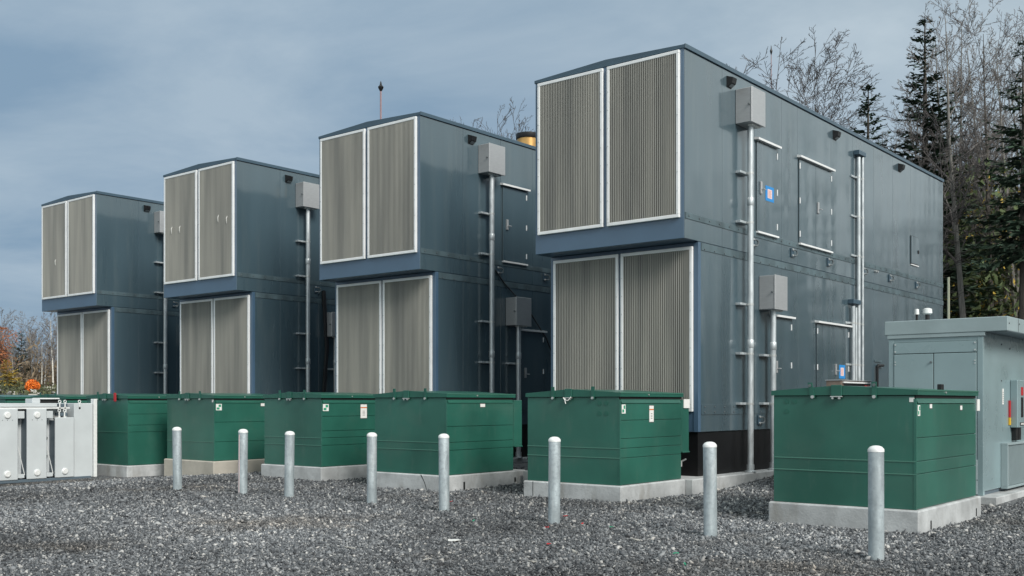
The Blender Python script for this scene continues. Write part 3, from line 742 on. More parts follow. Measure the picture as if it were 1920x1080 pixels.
    for (a, b, c_, d_, stl) in S:
        x = 0.0012
        w, h = b-a, d_-c_
        if stl != 'green':
            P('label_border', root, 'label_print', lambda mb: mb.box(x-0.001, x+0.0004, a-0.010, b+0.010, c_-0.010, d_+0.010))
        s = P('sticker', root, 'white_label', lambda mb: mb.box(x, x+0.002, a, b, c_, d_))
        if stl == 'green':
            P('mark', s, 'label_green', lambda mb: (mb.box(x+0.002, x+0.003, a+0.45*w, a+0.88*w, c_+0.52*h, c_+0.9*h), mb.box(x+0.002, x+0.003, a+0.12*w, a+0.6*w, c_+0.12*h, c_+0.45*h)))
        if stl == 'tall':
            P('stripe', s, 'orange_label', lambda mb: mb.box(x+0.002, x+0.003, a, b, c_+0.73*h, c_+0.81*h))
            P('print', s, 'label_print', lambda mb: [mb.box(x+0.002, x+0.003, a+0.3*w, b-0.3*w, c_+h*(0.2+0.1*k), c_+h*(0.23+0.1*k)) for k in range(4)])
    if i in (0, 4):
        P('sticker', root, 'white_label', lambda mb: mb.box(-0.075, -0.02, -0.003, 0.0, 1.455, 1.505))
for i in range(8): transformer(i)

# ================================================================== BOLLARDS
BOL = [(333, 920), (455, 930), (542, 935), (697, 943), (833, 956), (1039, 981), (1332, 1008), (1643, 1047)]
BH = [1.05, 1.04, 1.02, 1.02, 1.03, 1.04, 1.03, 1.05]
BLAB = ['galvanised pipe bollard with white domed cap, first in the row from the pale grey transformer',
        'galvanised pipe bollard with pinkish streak, second in the row from the pale grey transformer',
        'galvanised pipe bollard with white domed cap, third in the row from the pale grey transformer',
        'galvanised pipe bollard with white domed cap, fourth in the row from the pale grey transformer',
        'galvanised pipe bollard before the cracked concrete pad',
        'galvanised pipe bollard before the transformer with looped wire on its latch',
        'galvanised pipe bollard before the bare black skid, between the pads of two transformers',
        'galvanised pipe bollard before the transformer beside the grey switchgear house']
for k, (x, y) in enumerate(BOL):
    p = at_d(x, y, EYE*FPX/(y-HORIZON))
    gz = float(ground_z(p.x, p.y)); h = BH[k] - gz
    b = thing('bollard', BLAB[k], 'bollard', (p.x, p.y, gz), group='bollards before the transformers')
    b.rotation_euler = (R((0.5, -0.3, 0.6, -0.5, 0.4, -0.2, 0.5, -0.4)[k]), R((-0.4, 0.5, 0.3, -0.6, 0.2, 0.5, -0.3, 0.4)[k]), k*1.1)
    r = 0.0715
    part('post', b, 'galvanised_post', lambda mb: mb.lathe([(r, -0.25), (r, h-0.045)], n=40), smooth=True)
    part('cap', b, 'white_cap', lambda mb: mb.lathe([(r+0.003, h-0.060), (r+0.003, h-0.038), (r*0.96, h-0.028), (r*0.75, h-0.012), (r*0.45, h-0.003), (r*0.12, h)], n=40), smooth=True)
    if k == 1:
        part('streak', b, 'label_pink', lambda mb: mb.add([(-math.sin(a)*-(r+0.001), -math.cos(a)*(r+0.001), z) for z in (0.02, h-0.09) for a in (-1.25, -1.05, -0.9)], [(0, 1, 4, 3), (1, 2, 5, 4)]))

# ================================================================== GREY SWITCHGEAR HOUSE
c0 = at_d(1843, 931, 15.1); EX, EY = c0.x, c0.y
EXL = at_Y(1667, 700, EY).x
EZB, EZT, ED = 0.10, 2.47, 3.6
p = thing('concrete_pad', 'low concrete pad under the grey switchgear house', 'concrete pad', ((EX+EXL)/2, EY+ED/2, -0.3))
part('slab', p, 'concrete', lambda mb: mb.box(-(EX-EXL)/2-0.1, (EX-EXL)/2+0.22, -ED/2-0.12, ED/2+0.1, 0, EZB+0.3, 0.012))
e = thing('switchgear_house', 'light blue-grey metal switchgear house with overhanging flat roof', 'switchgear house', (EX, EY, EZB))
def PE(name, parent, m, build, **k):
    def go(mb):
        s = len(mb.v); build(mb); mb.v[s:] = [(q[0], q[1], q[2]-EZB) for q in mb.v[s:]]
    return part(name, parent, m, go, **k)
W_ = EX - EXL
PE('shell', e, 'switch_grey', lambda mb: mb.box(-W_, 0, 0, ED, EZB+0.06, EZT, 0.006))
PE('base_frame', e, 'slate_shadow', lambda mb: mb.box(-W_+0.03, -0.03, 0.03, ED-0.03, EZB+0.001, EZB+0.065))
PE('corner_post', e, 'switch_grey', lambda mb: mb.box(-0.075, 0.004, -0.006, 0.08, EZB+0.001, EZT-0.07, 0.004))
PE('corner_post', e, 'switch_grey', lambda mb: mb.box(-W_-0.004, -W_+0.07, -0.006, 0.08, EZB+0.001, EZT-0.07, 0.004))
PE('door_gap', e, 'gap_and_shade', lambda mb: mb.box(-W_+0.075, -0.080, -0.003, 0.01, EZB+0.2, EZT-0.115))
ztop = EZT-0.12
tp = PE('header_panel', e, 'switch_grey', lambda mb: mb.box(-W_+0.08, -0.085, -0.014, 0.0, ztop-0.165, ztop, 0.004))
for xx in (-W_+0.10, -0.105):
    for zz in (ztop-0.03, ztop-0.135): PE('bolt', tp, 'bolt', lambda mb: mb.disc_y(-0.024, -0.012, xx, zz, 0.012, 8))
xm = (-W_+0.08-0.085)/2 - 0.01
for q, (a, b) in enumerate(((-W_+0.08, xm-0.005), (xm+0.005, -0.085))):
    dr = PE('door', e, 'switch_grey', lambda mb: mb.box(a, b, -0.016, 0.0, EZB+0.21, ztop-0.175, 0.005))
    hx = a+0.02 if q == 0 else b-0.02
    for zz in (ztop-0.29, ztop-0.33, 0.95, 0.99): PE('hinge_bolt', dr, 'bolt', lambda mb: mb.disc_y(-0.026, -0.014, hx, zz, 0.010, 8))
    if q == 0: PE('knob', dr, 'bolt_dark', lambda mb: mb.disc_y(-0.04, -0.014, b-0.03, ztop-0.30, 0.016, 8))
rf = PE('roof', e, 'switch_roof', lambda mb: (mb.box(-W_-0.06, 0.34, -0.03, ED+0.05, EZT+0.001, EZT+0.21, 0.008)))
PE('roof_flashing', rf, 'switch_roof', lambda mb: mb.box(-W_-0.02, 0.03, -0.022, 0.06, EZT-0.055, EZT+0.0, 0.003))
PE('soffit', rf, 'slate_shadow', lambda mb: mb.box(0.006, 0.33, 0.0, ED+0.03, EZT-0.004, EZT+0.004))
PE('roof_joint', rf, 'gap_and_shade', lambda mb: mb.box(0.334, 0.343, 0.55, 0.558, EZT+0.01, EZT+0.20))
for (yy, zz) in ((0.04, 2.58), (0.60, 2.60)): PE('bolt', rf, 'bolt_dark', lambda mb: mb.disc_x(0.335, 0.35, yy, zz, 0.012, 8))
# meter cabinet, louvred cooler, rating label on the long side
mc = PE('meter_cabinet', e, 'switch_grey', lambda mb: mb.box(0.002, 0.11, 1.48, 2.10, 1.06, 1.80, 0.008))
PE('red_panel', mc, 'red_paint', lambda mb: mb.box(0.11, 0.116, 1.68, 1.80, 1.56, 1.69))
PE('window', mc, 'black_plastic', lambda mb: mb.box(0.11, 0.117, 1.68, 1.80, 1.22, 1.53))
PE('name_strip', mc, 'black_plastic', lambda mb: mb.box(0.11, 0.116, 1.62, 1.88, 1.09, 1.14))
PE('name_print', mc, 'white_label', lambda mb: [mb.box(0.116, 0.1175, 1.65+0.035*k, 1.67+0.035*k, 1.10, 1.13) for k in range(6)])
PE('warning_strip', e, 'red_paint', lambda mb: mb.box(0.002, 0.02, 1.38, 1.46, 1.22, 1.48))
PE('warning_strip', e, 'yellow_paint', lambda mb: mb.box(0.002, 0.02, 1.38, 1.46, 1.10, 1.215))
PE('cable_box', e, 'black_plastic', lambda mb: (mb.box(0.002, 0.07, 1.56, 1.70, 0.86, 1.055, 0.004), mb.box(0.002, 0.07, 1.74, 1.86, 0.86, 1.055, 0.004)))
lb = PE('rating_label', e, 'white_label', lambda mb: mb.box(0.002, 0.006, 1.02, 1.10, 1.42, 1.66))
PE('print', lb, 'label_print', lambda mb: [mb.box(0.006, 0.0075, 1.04, 1.08, 1.45+0.03*k, 1.46+0.03*k) for k in range(6)])
cf = PE('cooler_frame', e, 'switch_roof', lambda mb: (mb.box(0.002, 0.10, 0.95, 2.6, 0.80, 0.835, 0.004), mb.box(0.002, 0.10, 0.95, 0.985, 0.18, 0.80, 0.004), mb.box(0.002, 0.10, 0.95, 2.6, 0.145, 0.18, 0.004), mb.box(0.002, 0.10, 2.565, 2.6, 0.18, 0.80, 0.004)))
for k in range(34):
    yy = 0.995 + k*0.046
    PE('fin', cf, 'switch_roof', lambda mb: mb.add([(0.01, yy, 0.19), (0.085, yy+0.006, 0.19), (0.085, yy+0.022, 0.19), (0.01, yy+0.016, 0.19), (0.01, yy, 0.79), (0.085, yy+0.006, 0.79), (0.085, yy+0.022, 0.79), (0.01, yy+0.016, 0.79)],
                                             [(3,2,1,0),(4,5,6,7),(0,1,5,4),(1,2,6,5),(2,3,7,6),(3,0,4,7)]))
PE('side_hinge', e, 'switch_roof', lambda mb: (mb.box(-0.14, -0.07, -0.04, -0.012, 0.33, 0.62, 0.004), mb.box(-0.14, -0.07, -0.04, -0.012, 0.12, 0.32, 0.004)))
for (yy, zz) in ((0.98, 2.33), (1.45, 2.28), (0.98, 1.78)): PE('bolt', e, 'bolt_dark', lambda mb: mb.disc_x(0.0, 0.012, yy, zz, 0.012, 8))
# roof vents stand behind the roof edge
v = at_Y(1739, 592, EY+1.6)
vt = thing('roof_vent', 'small white mushroom vent on the grey switchgear roof', 'vent', (v.x, v.y, EZT+0.21))
part('pipe', vt, 'black_plastic', lambda mb: mb.lathe([(0.035, 0), (0.035, v.z-EZT-0.21+0.03)], n=14), smooth=True)
part('cowl', vt, 'white_cap', lambda mb: mb.lathe([(0.05, v.z-EZT-0.21+0.02), (0.075, v.z-EZT-0.21+0.04), (0.07, v.z-EZT-0.21+0.11), (0.03, v.z-EZT-0.21+0.125)], n=16), smooth=True)
v2 = at_Y(1719, 592, EY+2.0)
vt = thing('roof_vent', 'slimmer white vent stub on the grey switchgear roof', 'vent', (v2.x, v2.y, EZT+0.21))
part('pipe', vt, 'black_plastic', lambda mb: mb.lathe([(0.02, 0), (0.02, v2.z-EZT-0.21+0.03)], n=12), smooth=True)
part('cowl', vt, 'white_cap', lambda mb: mb.lathe([(0.04, v2.z-EZT-0.21+0.02), (0.035, v2.z-EZT-0.21+0.11), (0.01, v2.z-EZT-0.21+0.115)], n=12), smooth=True)

# brown cabinet behind the transformer beside the switchgear house
BYY = 15.2
b0 = at_Y(1549, 713, BYY); b1 = at_Y(1577, 713, BYY); b2 = at_X(1632, 715, b1.x)
bz = float(ground_z(b1.x, BYY)) - 0.05
cb = thing('control_cabinet', 'brown metal control cabinet with red button behind a green transformer', 'cabinet', (b1.x, BYY, bz))
bh = b0.z - bz; bw = b1.x - b0.x; bd = b2.y - BYY
part('body', cb, 'brown_metal', lambda mb: mb.box(-bw, 0, 0, bd, 0, bh-0.008, 0.006))
part('top_sheet', cb, 'stainless', lambda mb: mb.box(-bw-0.012, 0.02, -0.012, bd+0.012, bh-0.007, bh+0.006, 0.003))
part('panel', cb, 'black_plastic', lambda mb: mb.box(0.001, 0.012, 0.10, bd-0.06, bh-0.40, bh-0.05, 0.004))
part('rail', cb, 'aluminium', lambda mb: mb.box(0.001, 0.03, 0.05, bd-0.05, bh-0.045, bh-0.022, 0.003))
part('red_button', cb, 'red_paint', lambda mb: mb.box(0.012, 0.035, bd-0.30, bd-0.12, bh-0.16, bh-0.07, 0.006))
part('display', cb, 'label_green', lambda mb: mb.box(0.012, 0.018, bd*0.25, bd*0.45, bh-0.17, bh-0.09))

# ================================================================== PALE GREY TRANSFORMER
GX = -21.12
gz = float(ground_z(GX, 10.8)) + 0.02
g = thing('radiator_transformer', 'pale grey transformer with flat cooling radiators standing on the gravel', 'transformer', (GX, 10.0, gz-0.03))
def PG(name, parent, m, build, **k):
    def go(mb):
        s = len(mb.v); build(mb); mb.v[s:] = [(q[0]-GX, q[1]-10.0, q[2]-gz+0.03) for q in mb.v[s:]]
    return part(name, parent, m, go, **k)
def gy(px, X=GX): return at_X(px, 800, X).y
def gzz(px, py, X=GX): return at_X(px, py, X).z
TX = GX - 0.30                                     # tank wall behind the radiators
PG('tank', g, 'pale_grey', lambda mb: mb.box(TX-1.5, TX, 8.6, gy(140), gz+0.02, gzz(90, 757), 0.01))
endp = PG('end_panel', g, 'pale_grey', lambda mb: mb.box(GX-1.7, GX-0.06, gy(139, GX-0.06)+0.0, gy(174, GX-0.06), gz+0.0, gzz(160, 756, GX-0.06), 0.012))
PG('end_flange', g, 'white_cap', lambda mb: mb.box(GX-0.16, GX-0.02, gy(175, GX-0.05), gy(181, GX-0.05), gz+0.0, gzz(180, 748, GX-0.05), 0.006))
PG('header_rail', g, 'pale_grey', lambda mb: mb.box(TX-0.02, GX-0.10, 8.62, gy(112), gzz(60, 763), gzz(60, 756), 0.008))
PG('top_rail', g, 'white_cap', lambda mb: mb.box(TX-0.02, GX-0.06, 8.62, gy(134), gzz(60, 767), gzz(60, 764), 0.005))
PG('base_rail', g, 'slate_shadow', lambda mb: mb.box(TX-1.45, GX-0.02, 8.7, gy(172), gz-0.03, gz+0.03, 0.006))
for q, (a, b, top) in enumerate(((-130, -72, 766), (-55, 34, 766), (51, 88, 766), (104, 139, 783))):
    ya, yb = gy(a), gy(b)
    if q == 1: ya = yb - (gy(88) - gy(51)) * 1.05
    if q == 0: yb = gy(34) - 0.62; ya = yb - 0.36
    zt_ = gzz(90, top)
    rd = PG('radiator', g, 'pale_grey', lambda mb: mb.box(GX-0.05, GX, ya, yb, gz+0.03, zt_, 0.012))
    for f in range(4):
        yy = ya + 0.03 + (yb-ya-0.06)*f/3
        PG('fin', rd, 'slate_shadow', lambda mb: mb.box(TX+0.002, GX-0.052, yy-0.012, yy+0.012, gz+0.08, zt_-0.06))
    mid = (ya+yb)/2
    zs = ((gz+0.16, zt_-0.13) if q < 3 else (gz+0.16,))
    for z in zs:
        PG('round_cap', rd, 'white_cap', lambda mb: mb.tube([(GX, mid, z), (GX+0.02, mid, z), (GX+0.032, mid, z)], [0.068, 0.066, 0.05], 20))
    if q < 3:
        for k in range(3): PG('bolt', rd, 'bolt_dark', lambda mb: mb.disc_x(GX, GX+0.006, mid-0.10+0.1*k, zt_-0.23, 0.008, 6))
    if q in (1, 2):   # diagonal stay and cross ties in the gap
        nb = yb + 0.02; ne = nb + 0.14
        PG('stay', rd, 'white_cap', lambda mb: mb.tube([(GX-0.08, nb, gz+0.75), (GX-0.06, ne, gz+0.12)], 0.008, 6))
        PG('tie', rd, 'pale_grey', lambda mb: mb.box(TX+0.01, GX-0.06, nb, ne, zt_-0.20, zt_-0.05, 0.004))
        PG('tie', rd, 'pale_grey', lambda mb: mb.box(TX+0.01, GX-0.06, nb, ne, gz+0.06, gz+0.14, 0.004))
        if q == 2:
            for zz in (0.85, 0.47): PG('slot_ring', rd, 'gap_and_shade', lambda mb: mb.tube([(TX+0.01, (nb+ne)/2+0.03, gz+zz-0.02), (TX+0.03, (nb+ne)/2+0.03, gz+zz+0.02)], 0.03, 10))
# fittings on top
z0 = gzz(90, 756)
bxp = PG('terminal_box', g, 'pale_grey', lambda mb: mb.box(TX-0.25, TX+0.06, gy(58, TX), gy(73, TX), z0, z0+0.095, 0.008))
PG('cover', g, 'white_cap', lambda mb: mb.box(TX-0.30, TX+0.05, gy(73, TX)+0.002, gy(110, TX), z0+0.082, z0+0.11, 0.008))
PG('cover_recess', g, 'gap_and_shade', lambda mb: mb.box(TX-0.28, TX+0.0, gy(74, TX), gy(109, TX), z0, z0+0.081))
for q, (px_, py_) in enumerate(((112, 753), (122, 753), (149, 753), (111, 770), (121, 770))):
    XX = GX - 0.07
    c = at_X(px_, py_, XX)
    def eye(mb):
        pts = [(XX, c.y + 0.028*math.cos(a), c.z + 0.028*math.sin(a)) for a in [2*math.pi*k/10 for k in range(11)]]
        mb.tube(pts, 0.009, 6, cap=False); mb.tube([(XX, c.y, c.z-0.03), (XX, c.y, c.z-0.12)], 0.014, 6); mb.box(XX-0.30, XX+0.01, c.y-0.02, c.y+0.02, c.z-0.16, c.z-0.11)
    PG('lifting_eye', g, 'white_cap', eye, smooth=True)
for (xa, xb, ya_, yb_) in ((116, 130, 757, 763), (116, 130, 774, 780)):
    PG('valve_block', g, 'slate_shadow', lambda mb: mb.box(GX-0.32, GX-0.075, gy(xa), gy(xb), gzz(120, yb_), gzz(120, ya_), 0.004))

# ================================================================== MASTS AND POLES
def mast(x, ytop, d, label, r=0.035):
    b = at_d(x, HORIZON, d); t = at_d(x, ytop, d); gz_ = float(ground_z(b.x, b.y))
    m = thing('lightning_mast', label, 'mast', (b.x, b.y, gz_)); h = t.z - gz_
    part('pole', m, 'mast', lambda mb: mb.tube([(0, 0, -0.2), (0, 0, h*0.5), (0, 0, h-0.2)], [r*1.5, r*1.2, r], 8), smooth=True)
    part('tip', m, 'black_plastic', lambda mb: mb.lathe([(r*0.9, h-0.42), (r*2.8, h-0.30), (r*3.3, h-0.24), (r*1.4, h-0.16), (r*0.8, h-0.05), (0.006, h)], n=12), smooth=True)
mast(714, 152, 42, 'slim lightning mast with dark finial behind the brass-stacked enclosure')
mast(1446, 85, 46, 'very thin lightning mast among bare branches above the enclosure beside the switchgear house', 0.018)
b = at_d(1778.5, 600, 38); t = at_d(1778.5, 520, 38)
single('marker_pole', 'pole_pale', lambda mb: mb.tube([(0, 0, -0.2), (0, 0, t.z*0.6), (0, 0, t.z)], [0.055, 0.05, 0.045], 8), 'slender pale pole standing before the wood behind the switchgear house', 'pole', (b.x, b.y, 0), smooth=True)

# ================================================================== TREES
def branch(mb, rnd, p, d, length, rad, level, maxl, cfg):
    segs = max(2, min(7, int(length/cfg['seg'][min(level, 3)])))
    sides = (8, 6, 4, 3, 3, 3)[level]
    pts = [p.copy()]; rads = [rad]
    q = p.copy(); dd = d.copy()
    nodes = []
    for s in range(segs):
        wob = cfg['wob'] * (0.5 if level == 0 else 1.0)
        dd = (dd + Vector((rnd.gauss(0, wob), rnd.gauss(0, wob), rnd.gauss(0, wob) + cfg['up'] * (0.4 if level == 0 else 1)))).normalized()
        q = q + dd * (length/segs)
        f = (s+1)/segs
        rr = max(rad * (1 - f*(0.93 if level == 0 else 0.86)), cfg['rmin'])
        pts.append(q.copy()); rads.append(rr); nodes.append((f, q.copy(), dd.copy(), rr))
    mb.tube(pts, rads, sides, cap=False)
    if level >= maxl: return
    n = cfg['n'][level]
    n = max(1, int(n * rnd.uniform(0.75, 1.25)))
    lo = cfg['start'][level]
    for k in range(n):
        f = lo + (1-lo) * (k + rnd.random()) / n
        i_ = min(segs-1, int(f*segs)); a0 = pts[i_]; a1 = pts[i_+1]; u = f*segs - i_
        bp = a0.lerp(a1, u); br = rads[i_] + (rads[i_+1]-rads[i_])*u
        ax = (a1-a0).normalized()
        o = ax.orthogonal().normalized(); o.rotate(Matrix.Rotation(rnd.uniform(0, 6.283), 3, ax))
        ang = R(rnd.uniform(*cfg['ang'][level]))
        nd = (ax*math.cos(ang) + o*math.sin(ang)).normalized()
        ln = length * cfg['ratio'][level] * rnd.uniform(0.6, 1.15) * (1.0 - cfg['taper'][level]*f)
        branch(mb, rnd, bp, nd, ln, max(br*cfg['rr'], cfg['rmin']), level+1, maxl, cfg)

def bare_meshes(seed, H, cfg, trunkm, twigm):
    """trunk and crown meshes of one leafless tree"""
    rnd = random.Random(seed)
    tr = MB(); cr = MB()
    stems = cfg.get('stems', 1)
    for s in range(stems):
        d0 = Vector((rnd.gauss(0, cfg['lean']), rnd.gauss(0, cfg['lean']), 1)).normalized()
        full = MB()
        start = Vector((rnd.gauss(0, 0.25), rnd.gauss(0, 0.25), -0.3)) if stems > 1 else Vector((0, 0, -0.3))
        h = H * (1 if s == 0 else rnd.uniform(0.75, 0.98))
        # the trunk tube is the first thing drawn; the rest is crown
        st_ = rnd.getstate()
        branch(full, rnd, start, d0, h, cfg['r0']*(1 if s == 0 else 0.8), 0, cfg['max'], cfg)
        segs = max(2, min(7, int(h/cfg['seg'][0]))); nv = (segs+1)*8; nf = segs*8
        tr.add(full.v[:nv], full.f[:nf]); cr.add(full.v[nv:], [tuple(i - nv for i in q) for q in full.f[nf:]])
    return tr.mesh('trunk', trunkm, True), cr.mesh('crown', twigm, False)

SPREAD = dict(seg=(1.8, 1.0, 0.7, 0.5), wob=0.055, up=0.05, n=(18, 9, 7, 4), start=(0.30, 0.22, 0.2, 0.15), ang=((28, 58), (25, 55), (25, 60), (25, 60)),
              ratio=(0.46, 0.45, 0.45, 0.5), taper=(0.55, 0.35, 0.3, 0.2), rr=0.55, rmin=0.0095, lean=0.05, r0=0.17, max=4)
MULTI = dict(SPREAD, stems=5, lean=0.17, n=(11, 8, 5, 3), r0=0.12, start=(0.36, 0.2, 0.2, 0.15), ang=((18, 42), (20, 45), (22, 50), (25, 55)), ratio=(0.44, 0.46, 0.46, 0.5), taper=(0.45, 0.35, 0.3, 0.2), wob=0.04, up=0.045)
TALL = dict(SPREAD, n=(22, 7, 5, 3), start=(0.38, 0.25, 0.2, 0.15), ratio=(0.30, 0.42, 0.45, 0.5), r0=0.20, up=0.075, ang=((32, 66), (28, 60), (25, 60), (25, 60)))
POLE = dict(SPREAD, n=(16, 6, 5, 0), start=(0.30, 0.25, 0.2, 0.2), ratio=(0.20, 0.42, 0.45, 0.4), r0=0.13, max=3, ang=((40, 80), (30, 60), (30, 60), (30, 60)))
BIRCH = dict(SPREAD, n=(18, 7, 5, 0), start=(0.35, 0.25, 0.2, 0.2), ratio=(0.28, 0.42, 0.45, 0.4), r0=0.16, max=3, rmin=0.014)
FARB = dict(SPREAD, n=(16, 7, 5, 0), start=(0.15, 0.2, 0.2, 0.2), ratio=(0.42, 0.45, 0.45, 0.4), r0=0.14, max=3, rmin=0.017)
VAR = {
    'multi': bare_meshes(3, 17.5, MULTI, 'bark_dark', 'twig_dark'),
    'spread': bare_meshes(5, 17.0, SPREAD, 'bark_grey', 'twig_dark'),
    'spread2': bare_meshes(11, 16.0, SPREAD, 'bark_grey', 'twig_grey'),
    'tall': bare_meshes(8, 24.0, TALL, 'bark_grey', 'twig_grey'),
    'tall2': bare_meshes(21, 22.0, TALL, 'bark_dark', 'twig_dark'),
    'pole': bare_meshes(13, 16.0, POLE, 'bark_dark', 'twig_dark'),
    'pole2': bare_meshes(17, 15.0, POLE, 'bark_grey', 'twig_grey'),
    'birch': bare_meshes(23, 13.0, BIRCH, 'birch', 'twig_grey'),
    'far': bare_meshes(29, 12.0, FARB, 'bark_grey', 'twig_grey'),
    'far2': bare_meshes(31, 11.0, FARB, 'bark_grey', 'twig_grey'),
}
def conifer_meshes(seed, H, Rmax, bare=0.06, dens=1.0, m='needles', droop=0.35, thin=1.0):
    rnd = random.Random(seed); tr = MB(); cr = MB()
    tr.tube([(0, 0, -0.3), (0.03, 0, H*0.5), (0, 0, H)], [H*0.0125, H*0.008, 0.012], 8, cap=False)
    z = H*bare
    while z < H*0.995:
        f = (z - H*bare) / (H*(1-bare))
        Lr = Rmax * ((1-f)**0.85) + 0.12
        nb = max(3, int((6 + 4*(1-f)) * dens))
        for k in range(nb):
            if rnd.random() < 0.10: continue
            a = rnd.uniform(0, 6.283); L_ = Lr * rnd.uniform(0.62, 1.12)
            e0 = 0.35 - droop * (1-f) * 1.7 + rnd.gauss(0, 0.10)
            hx, hy = math.cos(a), math.sin(a)
            nseg = max(3, int(L_/0.14)); pts = []
            for s in range(nseg+1):
                u = s/nseg
                zz = z + L_ * (e0*u - 0.10*u*u*(1-f) + 0.16*u*u*u)
                pts.append(Vector((hx*L_*u*0.98, hy*L_*u*0.98, zz)))
            cr.tube([pts[0], pts[nseg//2], pts[-1]], [0.018, 0.012, 0.005], 3, cap=False)
            for s in range(1, nseg+1):
                u = s/nseg; p_ = pts[s]; dirv = (pts[s]-pts[s-1]).normalized(); sidev = Vector((-hy, hx, 0))
                wlen = (0.20 + 0.36*min(1, L_/2.2)) * (1.10-0.55*u) * thin
                for sg in (-1, 1, 0):
                    if rnd.random() < 0.12: continue
                    dv = (dirv*rnd.uniform(0.5, 0.9) + sidev*sg*rnd.uniform(0.6, 1.0) + Vector((0, 0, rnd.gauss(-0.12, 0.22)))).normalized() * wlen * rnd.uniform(0.7, 1.3)
                    wv = dv.cross(Vector((rnd.gauss(0, 0.5), rnd.gauss(0, 0.5), 1))).normalized() * wlen * rnd.uniform(0.14, 0.26)
                    b_ = p_ + Vector((rnd.gauss(0, .02), rnd.gauss(0, .02), rnd.gauss(0, .02)))
                    cr.add([b_ - wv*0.4, b_ + dv*0.45 - wv, b_ + dv, b_ + dv*0.5 + wv], [(0, 1, 2, 3)])
        z += H * 0.0175 * rnd.uniform(0.7, 1.3) + 0.06
    return tr.mesh('trunk', 'bark_dark', True), cr.mesh('crown', m, False)
VAR['fir'] = conifer_meshes(41, 18.0, 2.5, bare=0.10, dens=1.35)
VAR['fir2'] = conifer_meshes(43, 14.0, 2.0, bare=0.12, dens=1.2)
VAR['fir_high'] = conifer_meshes(59, 18.0, 2.6, bare=0.45, dens=0.9)
VAR['fir_sparse'] = conifer_meshes(47, 15.0, 2.3, bare=0.18, dens=0.42, m='needles_light')
VAR['fir_small'] = conifer_meshes(53, 7.0, 1.5, bare=0.05, dens=0.7)
BASEH = dict(multi=17.5, spread=17, spread2=16, tall=24, tall2=22, pole=16, pole2=15, birch=13, far=12, far2=11, fir=18, fir_high=18, fir2=14, fir_sparse=15, fir_small=7)

def leafy_meshes(seed, H, rad, m, n=2600, trunk='bark_grey', zc=0.6, leaf=0.16):
    rnd = random.Random(seed); tr = MB(); cr = MB()
    tr.tube([(0, 0, -0.2), (0.1, 0.05, H*0.4), (0.0, 0, H*0.85)], [H*0.014, H*0.011, 0.02], 7, cap=False)
    for k in range(9):
        a = rnd.uniform(0, 6.28); z = H*rnd.uniform(0.25, 0.75)
        tr.tube([(0, 0, z), (math.cos(a)*rad*0.7, math.sin(a)*rad*0.7, z+H*0.18)], [0.04, 0.01], 4, cap=False)
    clumps = [(rnd.gauss(0, rad*0.42), rnd.gauss(0, rad*0.42), H*(zc + rnd.gauss(0, 0.19)), rnd.uniform(0.18, 0.42)*rad) for _ in range(26)]
    for k in range(n):
        c = rnd.choice(clumps); p_ = Vector((c[0]+rnd.gauss(0, c[3]), c[1]+rnd.gauss(0, c[3]), min(H, max(H*0.1, c[2]+rnd.gauss(0, c[3])))))
        a = Vector((rnd.gauss(0, 1), rnd.gauss(0, 1), rnd.gauss(0, 1))).normalized()*leaf*rnd.uniform(0.6, 1.4); b_ = a.orthogonal()*rnd.uniform(0.5, 0.9)
        cr.add([p_-a, p_-b_*0.5, p_+a, p_+b_*0.5], [(0, 1, 2, 3)])
    return tr.mesh('trunk', trunk, True), cr.mesh('crown', m, False)
VAR['rust'] = leafy_meshes(61, 12.0, 2.6, 'leaf_rust', 3000, leaf=0.2); BASEH['rust'] = 12
VAR['gold'] = leafy_meshes(67, 9.0, 1.6, 'leaf_yellow', 1300, leaf=0.10); BASEH['gold'] = 9
VAR['larch'] = conifer_meshes(71, 4.0, 1.3, bare=0.05, dens=0.5, m='leaf_yellow'); BASEH['larch'] = 4
def leaf_bush(seed, rad, m, n, leaf):
    rnd = random.Random(seed); tr = MB(); cr = MB()
    for k in range(7):
        a = rnd.uniform(0, 6.28); tr.tube([(0, 0, -0.1), (math.cos(a)*rad*0.5, math.sin(a)*rad*0.5, rad*1.3)], [0.03, 0.008], 4, cap=False)
    for k in range(n):
        v_ = Vector((rnd.gauss(0, 1), rnd.gauss(0, 1), rnd.gauss(0, 1))).normalized()*rad*(rnd.random()**0.33)*rnd.uniform(0.85, 1.1)
        p_ = v_ + Vector((0, 0, rad*1.0))
        a = Vector((rnd.gauss(0, 1), rnd.gauss(0, 1), rnd.gauss(0, 1))).normalized()*leaf; b_ = a.orthogonal()*0.7
        cr.add([p_-a, p_-b_*0.5, p_+a, p_+b_*0.5], [(0, 1, 2, 3)])
    return tr.mesh('stem', 'bark_dark', True), cr.mesh('foliage', m, False)

for k_, (t_, c_) in VAR.items():                    # true heights, twigs included
    zz_ = np.empty(len(c_.vertices)*3, np.float32); c_.vertices.foreach_get('co', zz_); BASEH[k_] = float(zz_[2::3].max())
def tree(kind, x, d, H, label, cat='tree', group=None, rz=None, name='bare_tree', rnd=random.Random(99), ytop=None, sx=1.0):
    """x: picture column of the trunk, d: distance; H metres (or ytop: picture row of its tip)"""
    b = at_d(x, HORIZON, d); gz_ = float(ground_z(b.x, b.y))
    if ytop is not None: H = at_d(x, ytop, d).z - gz_
    s = H / BASEH[kind]
    o = thing(name, label, cat, (b.x, b.y, gz_), group=group, rz=rnd.uniform(0, 6.283) if rz is None else rz)
    o.scale = (s*sx, s*sx, s)
    for me, nm in zip(VAR[kind], ('trunk', 'crown')):
        c = bpy.data.objects.new(nm, me); col.objects.link(c); c.parent = o
    return o
